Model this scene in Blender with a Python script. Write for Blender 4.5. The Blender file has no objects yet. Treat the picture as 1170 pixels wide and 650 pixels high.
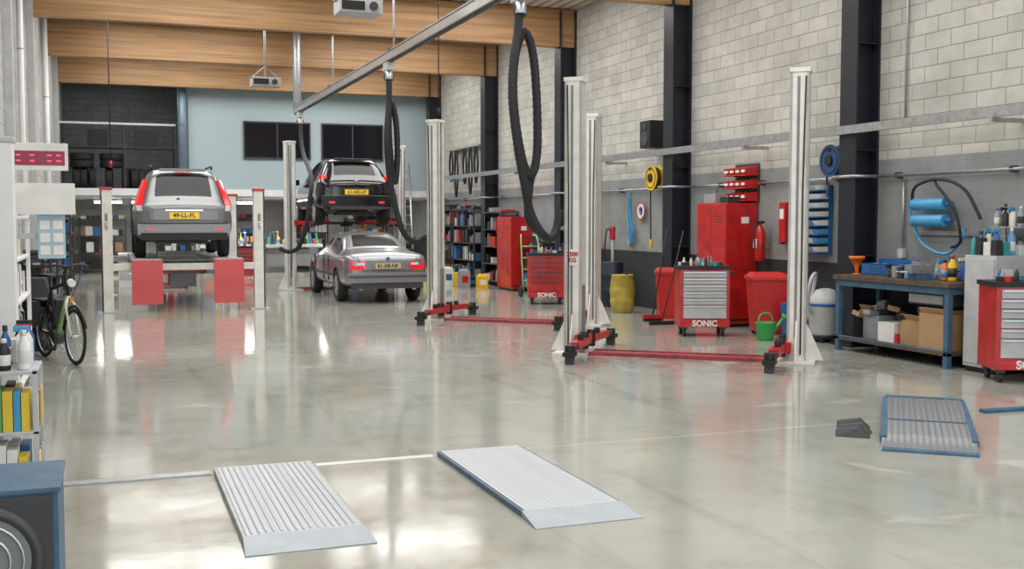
import bpy, bmesh, math, random
from mathutils import Vector, Matrix, Euler
random.seed(7)
D=math.radians
scene=bpy.context.scene
col=scene.collection
# ---------------------------------------------------------------- materials
_m={}
def mat(name,c,rough=.5,metal=0,emit=0,noise=.12,scale=6,bump=0,coat=0,spec=.5):
    if name in _m: return _m[name]
    m=bpy.data.materials.new(name); m.use_nodes=True
    nt=m.node_tree; b=nt.nodes['Principled BSDF']
    tc=nt.nodes.new('ShaderNodeTexCoord'); nz=nt.nodes.new('ShaderNodeTexNoise')
    nz.inputs['Scale'].default_value=scale; nz.inputs['Detail'].default_value=4
    nt.links.new(tc.outputs['Object'],nz.inputs['Vector'])
    rp=nt.nodes.new('ShaderNodeValToRGB')
    rp.color_ramp.elements[0].position=.3; rp.color_ramp.elements[1].position=.7
    c=tuple(c)
    rp.color_ramp.elements[0].color=tuple(max(0,x*(1-noise)) for x in c)+(1,)
    rp.color_ramp.elements[1].color=tuple(min(1,x*(1+noise*.5)) for x in c)+(1,)
    nt.links.new(nz.outputs['Fac'],rp.inputs['Fac']); nt.links.new(rp.outputs['Color'],b.inputs['Base Color'])
    b.inputs['Roughness'].default_value=rough; b.inputs['Metallic'].default_value=metal
    b.inputs['Specular IOR Level'].default_value=spec
    if coat: b.inputs['Coat Weight'].default_value=coat; b.inputs['Coat Roughness'].default_value=.06
    if emit:
        nt.links.new(rp.outputs['Color'],b.inputs['Emission Color']); b.inputs['Emission Strength'].default_value=emit
    if bump:
        bp=nt.nodes.new('ShaderNodeBump'); bp.inputs['Strength'].default_value=bump; bp.inputs['Distance'].default_value=.01
        nt.links.new(nz.outputs['Fac'],bp.inputs['Height']); nt.links.new(bp.outputs['Normal'],b.inputs['Normal'])
    _m[name]=m; return m

def node_mat(name):
    m=bpy.data.materials.new(name); m.use_nodes=True
    nt=m.node_tree
    return m,nt,nt.nodes['Principled BSDF']

def block_wall_mat(name,axis,c_block,c_mortar,bands=None,rough=.8):
    m,nt,b=node_mat(name); N=nt.nodes.new; L=nt.links.new
    tc=N('ShaderNodeTexCoord'); sp=N('ShaderNodeSeparateXYZ'); cb=N('ShaderNodeCombineXYZ')
    L(tc.outputs['Object'],sp.inputs[0])
    L(sp.outputs['Y' if axis=='x' else 'X'],cb.inputs['X']); L(sp.outputs['Z'],cb.inputs['Y'])
    br=N('ShaderNodeTexBrick'); L(cb.outputs[0],br.inputs['Vector'])
    br.inputs['Scale'].default_value=1; br.inputs['Brick Width'].default_value=.44; br.inputs['Row Height'].default_value=.2
    br.inputs['Mortar Size'].default_value=.008; br.inputs['Mortar Smooth'].default_value=.3; br.inputs['Bias'].default_value=-.2
    br.inputs['Color1'].default_value=tuple(c_block)+(1,)
    br.inputs['Color2'].default_value=tuple(x*.82 for x in c_block)+(1,)
    br.inputs['Mortar'].default_value=tuple(c_mortar)+(1,)
    nz=N('ShaderNodeTexNoise'); nz.inputs['Scale'].default_value=1.3; nz.inputs['Detail'].default_value=6; nz.inputs['Roughness'].default_value=.7
    L(tc.outputs['Object'],nz.inputs['Vector'])
    mx=N('ShaderNodeMix'); mx.data_type='RGBA'; mx.blend_type='MULTIPLY'; mx.inputs[0].default_value=.65
    rp=N('ShaderNodeValToRGB'); rp.color_ramp.elements[0].position=.35; rp.color_ramp.elements[0].color=(.66,.65,.62,1)
    rp.color_ramp.elements[1].position=.6; rp.color_ramp.elements[1].color=(1,1,1,1)
    L(nz.outputs['Fac'],rp.inputs['Fac']); L(br.outputs['Color'],mx.inputs[6]); L(rp.outputs['Color'],mx.inputs[7])
    cur=mx.outputs[2]
    for (h,c) in (bands or []):
        lt=N('ShaderNodeMath'); lt.operation='LESS_THAN'; lt.inputs[1].default_value=h; L(sp.outputs['Z'],lt.inputs[0])
        m2=N('ShaderNodeMix'); m2.data_type='RGBA'; L(lt.outputs[0],m2.inputs[0]); L(cur,m2.inputs[6])
        m3=N('ShaderNodeMix'); m3.data_type='RGBA'; m3.blend_type='MULTIPLY'; m3.inputs[0].default_value=.8
        m3.inputs[6].default_value=tuple(c)+(1,); L(rp.outputs['Color'],m3.inputs[7])
        L(m3.outputs[2],m2.inputs[7]); cur=m2.outputs[2]
    L(cur,b.inputs['Base Color']); b.inputs['Roughness'].default_value=rough
    bp=N('ShaderNodeBump'); bp.inputs['Strength'].default_value=.5; bp.inputs['Distance'].default_value=.01; bp.invert=True
    L(br.outputs['Fac'],bp.inputs['Height'])
    n2=N('ShaderNodeTexNoise'); n2.inputs['Scale'].default_value=60; L(tc.outputs['Object'],n2.inputs['Vector'])
    b2=N('ShaderNodeBump'); b2.inputs['Strength'].default_value=.25; b2.inputs['Distance'].default_value=.005
    L(n2.outputs['Fac'],b2.inputs['Height']); L(bp.outputs['Normal'],b2.inputs['Normal']); L(b2.outputs['Normal'],b.inputs['Normal'])
    return m

def floor_mat():
    m,nt,b=node_mat('floor_epoxy'); N=nt.nodes.new; L=nt.links.new
    tc=N('ShaderNodeTexCoord'); n1=N('ShaderNodeTexNoise'); n1.inputs['Scale'].default_value=.45; n1.inputs['Detail'].default_value=6; n1.inputs['Roughness'].default_value=.6
    L(tc.outputs['Object'],n1.inputs['Vector'])
    rp=N('ShaderNodeValToRGB'); e=rp.color_ramp.elements
    e[0].position=.3; e[0].color=(.335,.34,.30,1); e[1].position=.68; e[1].color=(.435,.44,.395,1)
    L(n1.outputs['Fac'],rp.inputs['Fac'])
    n2=N('ShaderNodeTexNoise'); n2.inputs['Scale'].default_value=2.6; n2.inputs['Detail'].default_value=8; n2.inputs['Roughness'].default_value=.7
    L(tc.outputs['Object'],n2.inputs['Vector'])
    r2=N('ShaderNodeValToRGB'); r2.color_ramp.elements[0].position=.28; r2.color_ramp.elements[0].color=(.66,.63,.58,1)
    r2.color_ramp.elements[1].position=.5; r2.color_ramp.elements[1].color=(1,1,1,1); L(n2.outputs['Fac'],r2.inputs['Fac'])
    mx=N('ShaderNodeMix'); mx.data_type='RGBA'; mx.blend_type='MULTIPLY'; mx.inputs[0].default_value=.45
    L(rp.outputs['Color'],mx.inputs[6]); L(r2.outputs['Color'],mx.inputs[7])
    mp=N('ShaderNodeMapping'); mp.inputs['Scale'].default_value=(3.2,.22,1); mp.inputs['Rotation'].default_value=(0,0,.25); L(tc.outputs['Object'],mp.inputs[0])
    n6=N('ShaderNodeTexNoise'); n6.inputs['Scale'].default_value=1.1; n6.inputs['Detail'].default_value=5; n6.inputs['Distortion'].default_value=.4; L(mp.outputs[0],n6.inputs['Vector'])
    r6=N('ShaderNodeValToRGB'); r6.color_ramp.elements[0].position=.28; r6.color_ramp.elements[0].color=(.78,.76,.72,1); r6.color_ramp.elements[1].position=.42; r6.color_ramp.elements[1].color=(1,1,1,1)
    L(n6.outputs['Fac'],r6.inputs['Fac']); mz=N('ShaderNodeMix'); mz.data_type='RGBA'; mz.blend_type='MULTIPLY'; mz.inputs[0].default_value=.7
    L(mx.outputs[2],mz.inputs[6]); L(r6.outputs['Color'],mz.inputs[7])
    cur=mz.outputs[2]
    # oil and rust grime soaked in around the two-post lifts and benches; yellow tint at the four-post lift
    rg=N('ShaderNodeValToRGB'); rg.color_ramp.elements[0].position=.42; rg.color_ramp.elements[0].color=(1,1,1,1); rg.color_ramp.elements[1].position=.60; rg.color_ramp.elements[1].color=(0,0,0,1)
    ng=N('ShaderNodeTexNoise'); ng.inputs['Scale'].default_value=3.4; ng.inputs['Detail'].default_value=9; ng.inputs['Roughness'].default_value=.75; L(tc.outputs['Object'],ng.inputs['Vector']); L(ng.outputs['Fac'],rg.inputs['Fac'])
    for (px,py,rad,cc,amt) in ((6.5,11.3,1.5,(.20,.10,.09),.55),(7.3,10.4,1.1,(.10,.08,.08),.5),(6.2,16.6,1.6,(.20,.11,.10),.5),(5.2,11.9,.9,(.12,.09,.08),.5),(1.35,20.2,1.6,(.44,.36,.12),.6),(8.0,9.9,1.2,(.14,.12,.11),.4)):
        vd=N('ShaderNodeVectorMath'); vd.operation='DISTANCE'; L(tc.outputs['Object'],vd.inputs[0]); vd.inputs[1].default_value=(px,py,0)
        mr=N('ShaderNodeMapRange'); mr.inputs[1].default_value=rad*.25; mr.inputs[2].default_value=rad; mr.inputs[3].default_value=amt; mr.inputs[4].default_value=0; L(vd.outputs['Value'],mr.inputs[0])
        mm=N('ShaderNodeMath'); mm.operation='MULTIPLY'; L(mr.outputs[0],mm.inputs[0]); L(rg.outputs[0],mm.inputs[1])
        mc=N('ShaderNodeMix'); mc.data_type='RGBA'; L(mm.outputs[0],mc.inputs[0]); L(cur,mc.inputs[6]); mc.inputs[7].default_value=cc+(1,); cur=mc.outputs[2]
    sp=N('ShaderNodeSeparateXYZ'); L(tc.outputs['Object'],sp.inputs[0])
    a=N('ShaderNodeMath'); a.operation='SUBTRACT'; L(sp.outputs['Y'],a.inputs[0]); a.inputs[1].default_value=7.4
    p=N('ShaderNodeMath'); p.operation='PINGPONG'; L(a.outputs[0],p.inputs[0]); p.inputs[1].default_value=2.5
    l=N('ShaderNodeMath'); l.operation='LESS_THAN'; L(p.outputs[0],l.inputs[0]); l.inputs[1].default_value=.014
    jm=N('ShaderNodeMath'); jm.operation='MULTIPLY'; jm.inputs[1].default_value=.5; L(l.outputs[0],jm.inputs[0])
    m2=N('ShaderNodeMix'); m2.data_type='RGBA'
    L(jm.outputs[0],m2.inputs[0]); L(cur,m2.inputs[6]); m2.inputs[7].default_value=(.62,.62,.58,1)
    n5=N('ShaderNodeTexNoise'); n5.inputs['Scale'].default_value=1.15; n5.inputs['Detail'].default_value=5; n5.inputs['Distortion'].default_value=.6; L(tc.outputs['Object'],n5.inputs['Vector'])
    r5=N('ShaderNodeValToRGB'); r5.color_ramp.elements[0].position=.64; r5.color_ramp.elements[0].color=(0,0,0,1); r5.color_ramp.elements[1].position=.70; r5.color_ramp.elements[1].color=(.5,.5,.5,1)
    L(n5.outputs['Fac'],r5.inputs['Fac']); m4=N('ShaderNodeMix'); m4.data_type='RGBA'; L(r5.outputs[0],m4.inputs[0]); L(m2.outputs[2],m4.inputs[6]); m4.inputs[7].default_value=(.62,.60,.56,1)
    L(m4.outputs[2],b.inputs['Base Color'])
    mr=N('ShaderNodeMapRange'); mr.inputs[1].default_value=.3; mr.inputs[2].default_value=.7; mr.inputs[3].default_value=.06; mr.inputs[4].default_value=.15
    L(n2.outputs['Fac'],mr.inputs[0]); L(mr.outputs[0],b.inputs['Roughness'])
    n3=N('ShaderNodeTexNoise'); n3.inputs['Scale'].default_value=4; n3.inputs['Detail'].default_value=3; L(tc.outputs['Object'],n3.inputs['Vector'])
    bp=N('ShaderNodeBump'); bp.inputs['Strength'].default_value=.06; bp.inputs['Distance'].default_value=.01
    L(n3.outputs['Fac'],bp.inputs['Height']); L(bp.outputs['Normal'],b.inputs['Normal'])
    b.inputs['Specular IOR Level'].default_value=.85
    return m

def wood_mat():
    m,nt,b=node_mat('glulam_wood'); N=nt.nodes.new; L=nt.links.new
    tc=N('ShaderNodeTexCoord'); mp=N('ShaderNodeMapping'); mp.inputs['Scale'].default_value=(.35,3,9); L(tc.outputs['Object'],mp.inputs[0])
    nz=N('ShaderNodeTexNoise'); nz.inputs['Scale'].default_value=1.6; nz.inputs['Detail'].default_value=6; L(mp.outputs[0],nz.inputs['Vector'])
    rp=N('ShaderNodeValToRGB'); e=rp.color_ramp.elements; e[0].position=.3; e[0].color=(.31,.165,.068,1); e[1].position=.7; e[1].color=(.52,.31,.145,1)
    L(nz.outputs['Fac'],rp.inputs['Fac'])
    sp=N('ShaderNodeSeparateXYZ'); L(tc.outputs['Object'],sp.inputs[0]); cb=N('ShaderNodeCombineXYZ'); L(sp.outputs['X'],cb.inputs['X']); L(sp.outputs['Z'],cb.inputs['Y'])
    br=N('ShaderNodeTexBrick'); L(cb.outputs[0],br.inputs['Vector']); br.inputs['Scale'].default_value=1; br.inputs['Brick Width'].default_value=2.3; br.inputs['Row Height'].default_value=.045
    br.inputs['Mortar Size'].default_value=.0015; br.inputs['Color1'].default_value=(1,1,1,1); br.inputs['Color2'].default_value=(.8,.76,.7,1); br.inputs['Mortar'].default_value=(.5,.42,.35,1)
    mx=N('ShaderNodeMix'); mx.data_type='RGBA'; mx.blend_type='MULTIPLY'; mx.inputs[0].default_value=.8; L(rp.outputs[0],mx.inputs[6]); L(br.outputs['Color'],mx.inputs[7])
    L(mx.outputs[2],b.inputs['Base Color']); b.inputs['Roughness'].default_value=.5
    return m

def deck_mat():
    m,nt,b=node_mat('ceiling_deck'); N=nt.nodes.new; L=nt.links.new
    tc=N('ShaderNodeTexCoord'); wv=N('ShaderNodeTexWave'); wv.bands_direction='X'; wv.inputs['Scale'].default_value=1.3; wv.inputs['Distortion'].default_value=0
    L(tc.outputs['Object'],wv.inputs['Vector'])
    rp=N('ShaderNodeValToRGB'); e=rp.color_ramp.elements; e[0].color=(.33,.25,.17,1); e[1].color=(.66,.62,.55,1); e[0].position=.15; e[1].position=.4
    L(wv.outputs['Fac'],rp.inputs['Fac']); L(rp.outputs[0],b.inputs['Base Color']); b.inputs['Roughness'].default_value=.6
    return m

def tread_mat(name,c,dark,sc=26,metal=.35):
    m,nt,b=node_mat(name); N=nt.nodes.new; L=nt.links.new
    tc=N('ShaderNodeTexCoord'); ck=N('ShaderNodeTexVoronoi'); ck.inputs['Scale'].default_value=sc; ck.inputs['Randomness'].default_value=0
    L(tc.outputs['Object'],ck.inputs['Vector'])
    rp=N('ShaderNodeValToRGB'); e=rp.color_ramp.elements; e[0].position=.2; e[0].color=tuple(c)+(1,); e[1].position=.55; e[1].color=tuple(dark)+(1,)
    L(ck.outputs['Distance'],rp.inputs['Fac']); L(rp.outputs[0],b.inputs['Base Color'])
    b.inputs['Roughness'].default_value=.42; b.inputs['Metallic'].default_value=metal
    bp=N('ShaderNodeBump'); bp.inputs['Strength'].default_value=.4; bp.inputs['Distance'].default_value=.005; bp.invert=True
    L(ck.outputs['Distance'],bp.inputs['Height']); L(bp.outputs['Normal'],b.inputs['Normal'])
    return m

WHITE=mat('lift_cream_paint',(.76,.75,.71),.35,noise=.12)
WHITE2=mat('white_paint',(.8,.8,.8),.45,noise=.05)
RED=mat('red_enamel',(.52,.014,.014),.32,coat=.25,noise=.3)
REDD=mat('red_floor_plate',(.33,.05,.06),.45,noise=.5,scale=9)
REDP=tread_mat('red_diamond_ramp',(.66,.11,.12),(.56,.075,.085),30,.0)
REDB=mat('red_plastic',(.58,.022,.02),.4)
BLK=mat('black_plastic',(.012,.012,.013),.5)
RUB=mat('rubber',(.02,.02,.021),.75,bump=.3,scale=30)
HOSE=mat('exhaust_hose_rubber',(.012,.013,.016),.6,scale=60,bump=.8)
STEEL=mat('galvanised_steel',(.42,.43,.44),.4,metal=.7,noise=.2,scale=12)
ALU=mat('aluminium',(.62,.63,.65),.32,metal=.8,noise=.1)
CHROME=mat('chrome',(.75,.75,.76),.12,metal=1,noise=.02)
NAVY=mat('dark_navy_column_paint',(.012,.015,.024),.4,noise=.3)
DGREY=mat('dark_grey_metal',(.05,.05,.055),.5)
MGREY=mat('mid_grey_paint',(.22,.23,.24),.5)
LGREY=mat('light_grey_paint',(.5,.51,.52),.45)
BLUE=mat('blue_paint',(.03,.13,.36),.4)
STBLUE=mat('steel_blue_worn_paint',(.07,.14,.22),.45,noise=.3)
BLUL=mat('light_blue_plastic',(.06,.32,.60),.4)
BLUD=mat('bench_blue_grey',(.06,.13,.21),.5,noise=.25)
YEL=mat('yellow_plastic',(.85,.55,.02),.4)
PLATE=mat('number_plate_yellow',(.95,.62,.03),.4,noise=.02,emit=.1)
YBAR=mat('olive_yellow_drum',(.42,.32,.05),.45,noise=.3)
GRN=mat('green_plastic',(.05,.4,.09),.45)
LGRN=mat('lime_green_paint',(.30,.6,.2),.45)
ORG=mat('orange_plastic',(.8,.2,.02),.45)
CARD=mat('cardboard',(.42,.26,.13),.8)
PAPER=mat('paper_white',(.82,.81,.77),.7)
WOODT=mat('bench_top_wood',(.10,.07,.05),.6,noise=.4,scale=10)
GLASS=mat('car_glass',(.008,.010,.012),.18,noise=.05,spec=.3)
WGLASS=mat('dark_window_glass',(.008,.009,.014),.12,noise=.05,spec=.3)
TAIL=mat('tail_lamp_red',(.70,.012,.018),.15,emit=.45,coat=.6,noise=.05)
CLEAR=mat('clear_lens',(.75,.72,.72),.12)
SILV=mat('silver_car_paint',(.27,.28,.30),.28,metal=.55,coat=.7,noise=.02)
SILV2=mat('silver_grey_car_paint',(.20,.205,.21),.3,metal=.5,coat=.5,noise=.02)
BLKP=mat('black_car_paint',(.004,.004,.006),.12,coat=.8,noise=.02)
TUBE=mat('fluorescent_tube',(1,.98,.93),.4,emit=14,noise=0)
LED=mat('red_led_digits',(1,.1,.12),.4,emit=.8,noise=0)
TREAD=tread_mat('ramp_grey_tread',(.62,.64,.68),(.44,.46,.50),30,.2)
TREADD=tread_mat('ramp_dark_tread',(.42,.43,.44),(.20,.21,.23),22,.2)
RAMPF=mat('ramp_light_edge',(.36,.40,.44),.45,metal=.2)
CLUT=[mat('clutter_%d'%i,c,.5) for i,c in enumerate([(.7,.7,.68),(.55,.04,.03),(.04,.15,.45),(.75,.55,.05),(.03,.03,.03),(.1,.35,.12),(.6,.25,.05),(.3,.32,.34),(.75,.73,.6),(.12,.3,.55)])]
SPR=[CLUT[0],CLUT[0],CLUT[4],CLUT[4],CLUT[2],CLUT[1],CLUT[7],CLUT[8],CLUT[9],mat('teal_can',(.05,.35,.36),.4),CLUT[7]]
# ---------------------------------------------------------------- builder
class MB:
    def __init__(s,name,loc=(0,0,0),rz=0,parent=None):
        s.name=name; s.loc=loc; s.rz=rz; s.v=[]; s.f=[]; s.mi=[]; s.sm=[]; s.mats=[]; s.parent=parent
    def add(s,vs,fs,m,smooth=False):
        if m not in s.mats: s.mats.append(m)
        k=s.mats.index(m); o=len(s.v)
        s.v+= [tuple(v) for v in vs]
        for i,f in enumerate(fs):
            s.f.append([o+a for a in f]); s.mi.append(k); s.sm.append(smooth if not isinstance(smooth,list) else smooth[i])
    def hex(s,p,m):
        s.add(p,[(3,2,1,0),(4,5,6,7),(0,1,5,4),(1,2,6,5),(2,3,7,6),(3,0,4,7)],m)
    def bb(s,x0,y0,z0,x1,y1,z1,m):
        s.hex([(x0,y0,z0),(x1,y0,z0),(x1,y1,z0),(x0,y1,z0),(x0,y0,z1),(x1,y0,z1),(x1,y1,z1),(x0,y1,z1)],m)
    def box(s,c,d,m,r=(0,0,0)):
        R=Euler(tuple(D(a) for a in r)).to_matrix(); c=Vector(c)
        hx,hy,hz=d[0]/2,d[1]/2,d[2]/2
        p=[(-hx,-hy,-hz),(hx,-hy,-hz),(hx,hy,-hz),(-hx,hy,-hz),(-hx,-hy,hz),(hx,-hy,hz),(hx,hy,hz),(-hx,hy,hz)]
        s.hex([c+R@Vector(a) for a in p],m)
    def taper(s,c,d0,d1,h,m):
        x,y,z=c
        s.hex([(x-d0[0]/2,y-d0[1]/2,z),(x+d0[0]/2,y-d0[1]/2,z),(x+d0[0]/2,y+d0[1]/2,z),(x-d0[0]/2,y+d0[1]/2,z),
               (x-d1[0]/2,y-d1[1]/2,z+h),(x+d1[0]/2,y-d1[1]/2,z+h),(x+d1[0]/2,y+d1[1]/2,z+h),(x-d1[0]/2,y+d1[1]/2,z+h)],m)
    def lathe(s,prof,c,axis,m,n=20,cap=True):
        a=Vector(axis).normalized(); u=a.orthogonal().normalized(); w=a.cross(u); c=Vector(c)
        vs=[];fs=[];sm=[]
        for r,t in prof:
            for i in range(n):
                th=2*math.pi*i/n; vs.append(c+a*t+(u*math.cos(th)+w*math.sin(th))*r)
        for k in range(len(prof)-1):
            for i in range(n):
                j=(i+1)%n; fs.append((k*n+i,k*n+j,(k+1)*n+j,(k+1)*n+i)); sm.append(True)
        if cap:
            fs.append(tuple(range(n))[::-1]); sm.append(False)
            fs.append(tuple((len(prof)-1)*n+i for i in range(n))); sm.append(False)
        s.add(vs,fs,m,sm)
    def cyl(s,p0,p1,r,m,n=16,r1=None):
        p0=Vector(p0);p1=Vector(p1); l=(p1-p0).length
        s.lathe([(r,0),(r if r1 is None else r1,l)],p0,p1-p0,m,n)
    def torus(s,c,axis,R,r,m,n=28,k=8):
        prof=[(R+r*math.cos(2*math.pi*i/k),r*math.sin(2*math.pi*i/k)) for i in range(k+1)]
        s.lathe(prof,c,axis,m,n,cap=False)
    def tube(s,pts,r,m,n=8,res=6,closed=False,rib=0):
        P=[Vector(p) for p in pts]; out=[]
        if len(P)>2 and res>1:
            K=len(P); rng=K if closed else K-1
            for i in range(rng):
                if closed: a,b,c,d=P[(i-1)%K],P[i],P[(i+1)%K],P[(i+2)%K]
                else: a,b,c,d=P[max(i-1,0)],P[i],P[i+1],P[min(i+2,K-1)]
                for t in range(res):
                    t/=res; out.append(.5*((2*b)+(c-a)*t+(2*a-5*b+4*c-d)*t*t+(3*b-a-3*c+d)*t**3))
            out.append(P[0] if closed else P[-1])
        else: out=P
        vs=[];fs=[]; tg=(out[1]-out[0]).normalized(); u=tg.orthogonal().normalized()
        for i,p in enumerate(out):
            t=(out[min(i+1,len(out)-1)]-out[max(i-1,0)]).normalized()
            u=(u-t*u.dot(t)).normalized(); w=t.cross(u)
            rr=r*(1+rib*(i%2))
            for q in range(n):
                th=2*math.pi*q/n; vs.append(p+(u*math.cos(th)+w*math.sin(th))*rr)
        for i in range(len(out)-1):
            for q in range(n):
                j=(q+1)%n; fs.append((i*n+q,i*n+j,(i+1)*n+j,(i+1)*n+q))
        sm=[True]*len(fs)
        fs.append(tuple(range(n))[::-1]); fs.append(tuple((len(out)-1)*n+q for q in range(n))); sm+=[False,False]
        s.add(vs,fs,m,sm)
    def finish(s,bevel=.004):
        me=bpy.data.meshes.new(s.name); me.from_pydata(s.v,[],s.f); 
        for m in s.mats: me.materials.append(m)
        me.polygons.foreach_set('material_index',s.mi); me.polygons.foreach_set('use_smooth',s.sm)
        bm=bmesh.new(); bm.from_mesh(me); bmesh.ops.recalc_face_normals(bm,faces=bm.faces); bm.to_mesh(me); bm.free()
        o=bpy.data.objects.new(s.name,me); col.objects.link(o); o.location=s.loc; o.rotation_euler=(0,0,s.rz)
        if s.parent: o.parent=s.parent
        if bevel:
            b=o.modifiers.new('bevel','BEVEL'); b.width=bevel; b.segments=2; b.limit_method='ANGLE'; b.angle_limit=D(40)
        return o
def root(name,loc=(0,0,0),rz=0):
    e=bpy.data.objects.new(name,None); e.location=loc; e.rotation_euler=(0,0,rz); e.empty_display_size=.2; col.objects.link(e); return e
def text(body,size,loc,rot,m,parent,name='lettering',bold=0):
    c=bpy.data.curves.new(name,'FONT'); c.body=body; c.size=size; c.extrude=.002; c.offset=bold; c.align_x='CENTER'; c.align_y='CENTER'
    c.materials.append(m); o=bpy.data.objects.new(name,c); col.objects.link(o); o.location=loc; o.rotation_euler=rot; o.parent=parent; return o
# ---------------------------------------------------------------- room
XL,XR,YF,YB=-1.35,9.6,-3.0,32.8
Wr=block_wall_mat('block_wall_right','x',(.53,.52,.48),(.29,.285,.27),[(2.48,(.29,.305,.31)),(1.08,(.030,.032,.037))])
Wl=block_wall_mat('block_wall_left','x',(.50,.50,.48),(.30,.30,.29),[(1.08,(.05,.05,.055))])
Wb=block_wall_mat('block_wall_back','y',(.27,.28,.285),(.13,.13,.13))
b=MB('floor'); b.bb(XL-.2,YF-5,-.2,XR+.2,38.2,0,floor_mat()); b.finish(0)
b=MB('wall_right'); b.bb(XR,YF,0,XR+.25,38.2,6.5,Wr); b.finish(0)
b=MB('wall_left'); b.bb(XL-.25,YF,0,XL,38.2,6.5,Wl); b.finish(0)
b=MB('wall_back'); b.bb(XL,38,0,XR,38.25,6.5,Wb); b.finish(0)
b=MB('ceiling'); b.bb(XL-.25,YF,6.25,XR+.25,38.25,6.5,deck_mat()); b.finish(0)
b=MB('wall_front'); b.bb(XL,YF-.2,4.6,XR,YF,6.25,LGREY); b.bb(XL,YF-.2,0,XL+.4,YF,4.6,LGREY); b.bb(XR-.5,YF-.2,0,XR,YF,4.6,LGREY); b.finish(0)
BLW=mat('pale_blue_wall_paint',(.40,.50,.54),.6,noise=.05,scale=1)
b=MB('wall_mezzanine'); b.bb(2.2,YB,2.5,XR,YB+.2,6.25,BLW); b.bb(2.2,YB+.2,2.5,2.4,38,6.25,BLW); b.finish(0)
b=MB('mezzanine_floor'); b.bb(XL,YB-.3,2.3,XR,38,2.5,LGREY); b.bb(XL,YB-.34,2.36,XR,YB-.3,2.56,WHITE2); b.finish(0)
wood=wood_mat()
for i,Y in enumerate([2.0,7.0,12.0,16.95,21.95,27.0,32.2]):
    b=MB('ceiling_beam'); b.bb(XL+.02,Y-.11,5.42,XR-.02,Y+.11,6.23,wood); b.finish(.01)
    b=MB('steel_column')
    b.bb(9.22,Y-.17,0,9.25,Y+.17,6.2,NAVY); b.bb(9.57,Y-.17,0,9.6,Y+.17,6.2,NAVY); b.bb(9.25,Y-.02,0,9.57,Y+.02,6.2,NAVY)
    b.bb(9.15,Y-.22,0,9.6,Y+.22,.03,NAVY)
    for z in (1.2,2.6,4.0): b.bb(9.25,Y-.16,z,9.57,Y+.16,z+.015,NAVY)
    b.finish(.004)
    b=MB('wall_pilaster'); b.bb(XL,Y-.13,0,XL+.12,Y+.13,6.2,DGREY if Y<13 else LGREY); b.finish(.004)
for i,(x0,x1) in enumerate([(3.75,5.72),(6.05,7.95)]):
    b=MB('window_%d'%(i+1)); y=YB
    b.bb(x0,y-.03,3.5,x1,y,4.55,WGLASS)
    for a in (x0,x1-.04,(x0+x1)/2-.02): b.bb(a,y-.06,3.5,a+.04,y,4.55,DGREY)
    for z in (3.47,4.53): b.bb(x0,y-.06,z,x1,y,z+.05,DGREY)
    b.finish(.003)
b=MB('floor_drain_channel'); b.bb(-.45,7.34,0,.6,7.44,.012,STEEL); b.bb(1.3,7.35,0,2.14,7.43,.006,mat('pale_stripe',(.66,.66,.63),.5)); b.finish(0)
b=MB('cable_tray'); b.bb(9.14,6,2.82,9.2,31.0,2.88,STEEL); b.bb(9.14,6,2.88,9.15,31.0,2.93,STEEL)
for y in (9.4,14.4,19.3,24.4,29.5): b.bb(9.14,y,2.77,9.59,y+.04,2.82,STEEL)
b.finish(0)
b=MB('compressed_air_pipe'); segs=[(7.25,11.75,0),(12.25,14.55,1),(15.36,16.7,0),(17.2,21.7,1),(22.2,26.75,1),(27.25,31.9,1)]
for (y0,y1,j) in segs:
    b.cyl((9.52,y0,2.26),(9.52,y1,2.26),.022,STEEL,10)
    y=y0+.3
    while y<y1: b.bb(9.5,y,2.22,9.59,y+.05,2.30,DGREY); y+=1.9
    if j: b.tube([(9.52,y0,2.26),(9.16,y0-.03,2.26),(9.16,y0-.47,2.26),(9.52,y0-.5,2.26)],.022,STEEL,8,res=1)
b.finish(0)
b=MB('socket_conduits')
for y in (13.58,15.9,19.1,11.3): b.cyl((9.57,y,2.2),(9.57,y,1.3),.015,STEEL,8); b.bb(9.53,y-.05,1.2,9.59,y+.05,1.32,LGREY)
b.cyl((9.57,11.3,2.9),(9.57,11.3,5.3),.015,STEEL,8)
b.finish(0)
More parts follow.
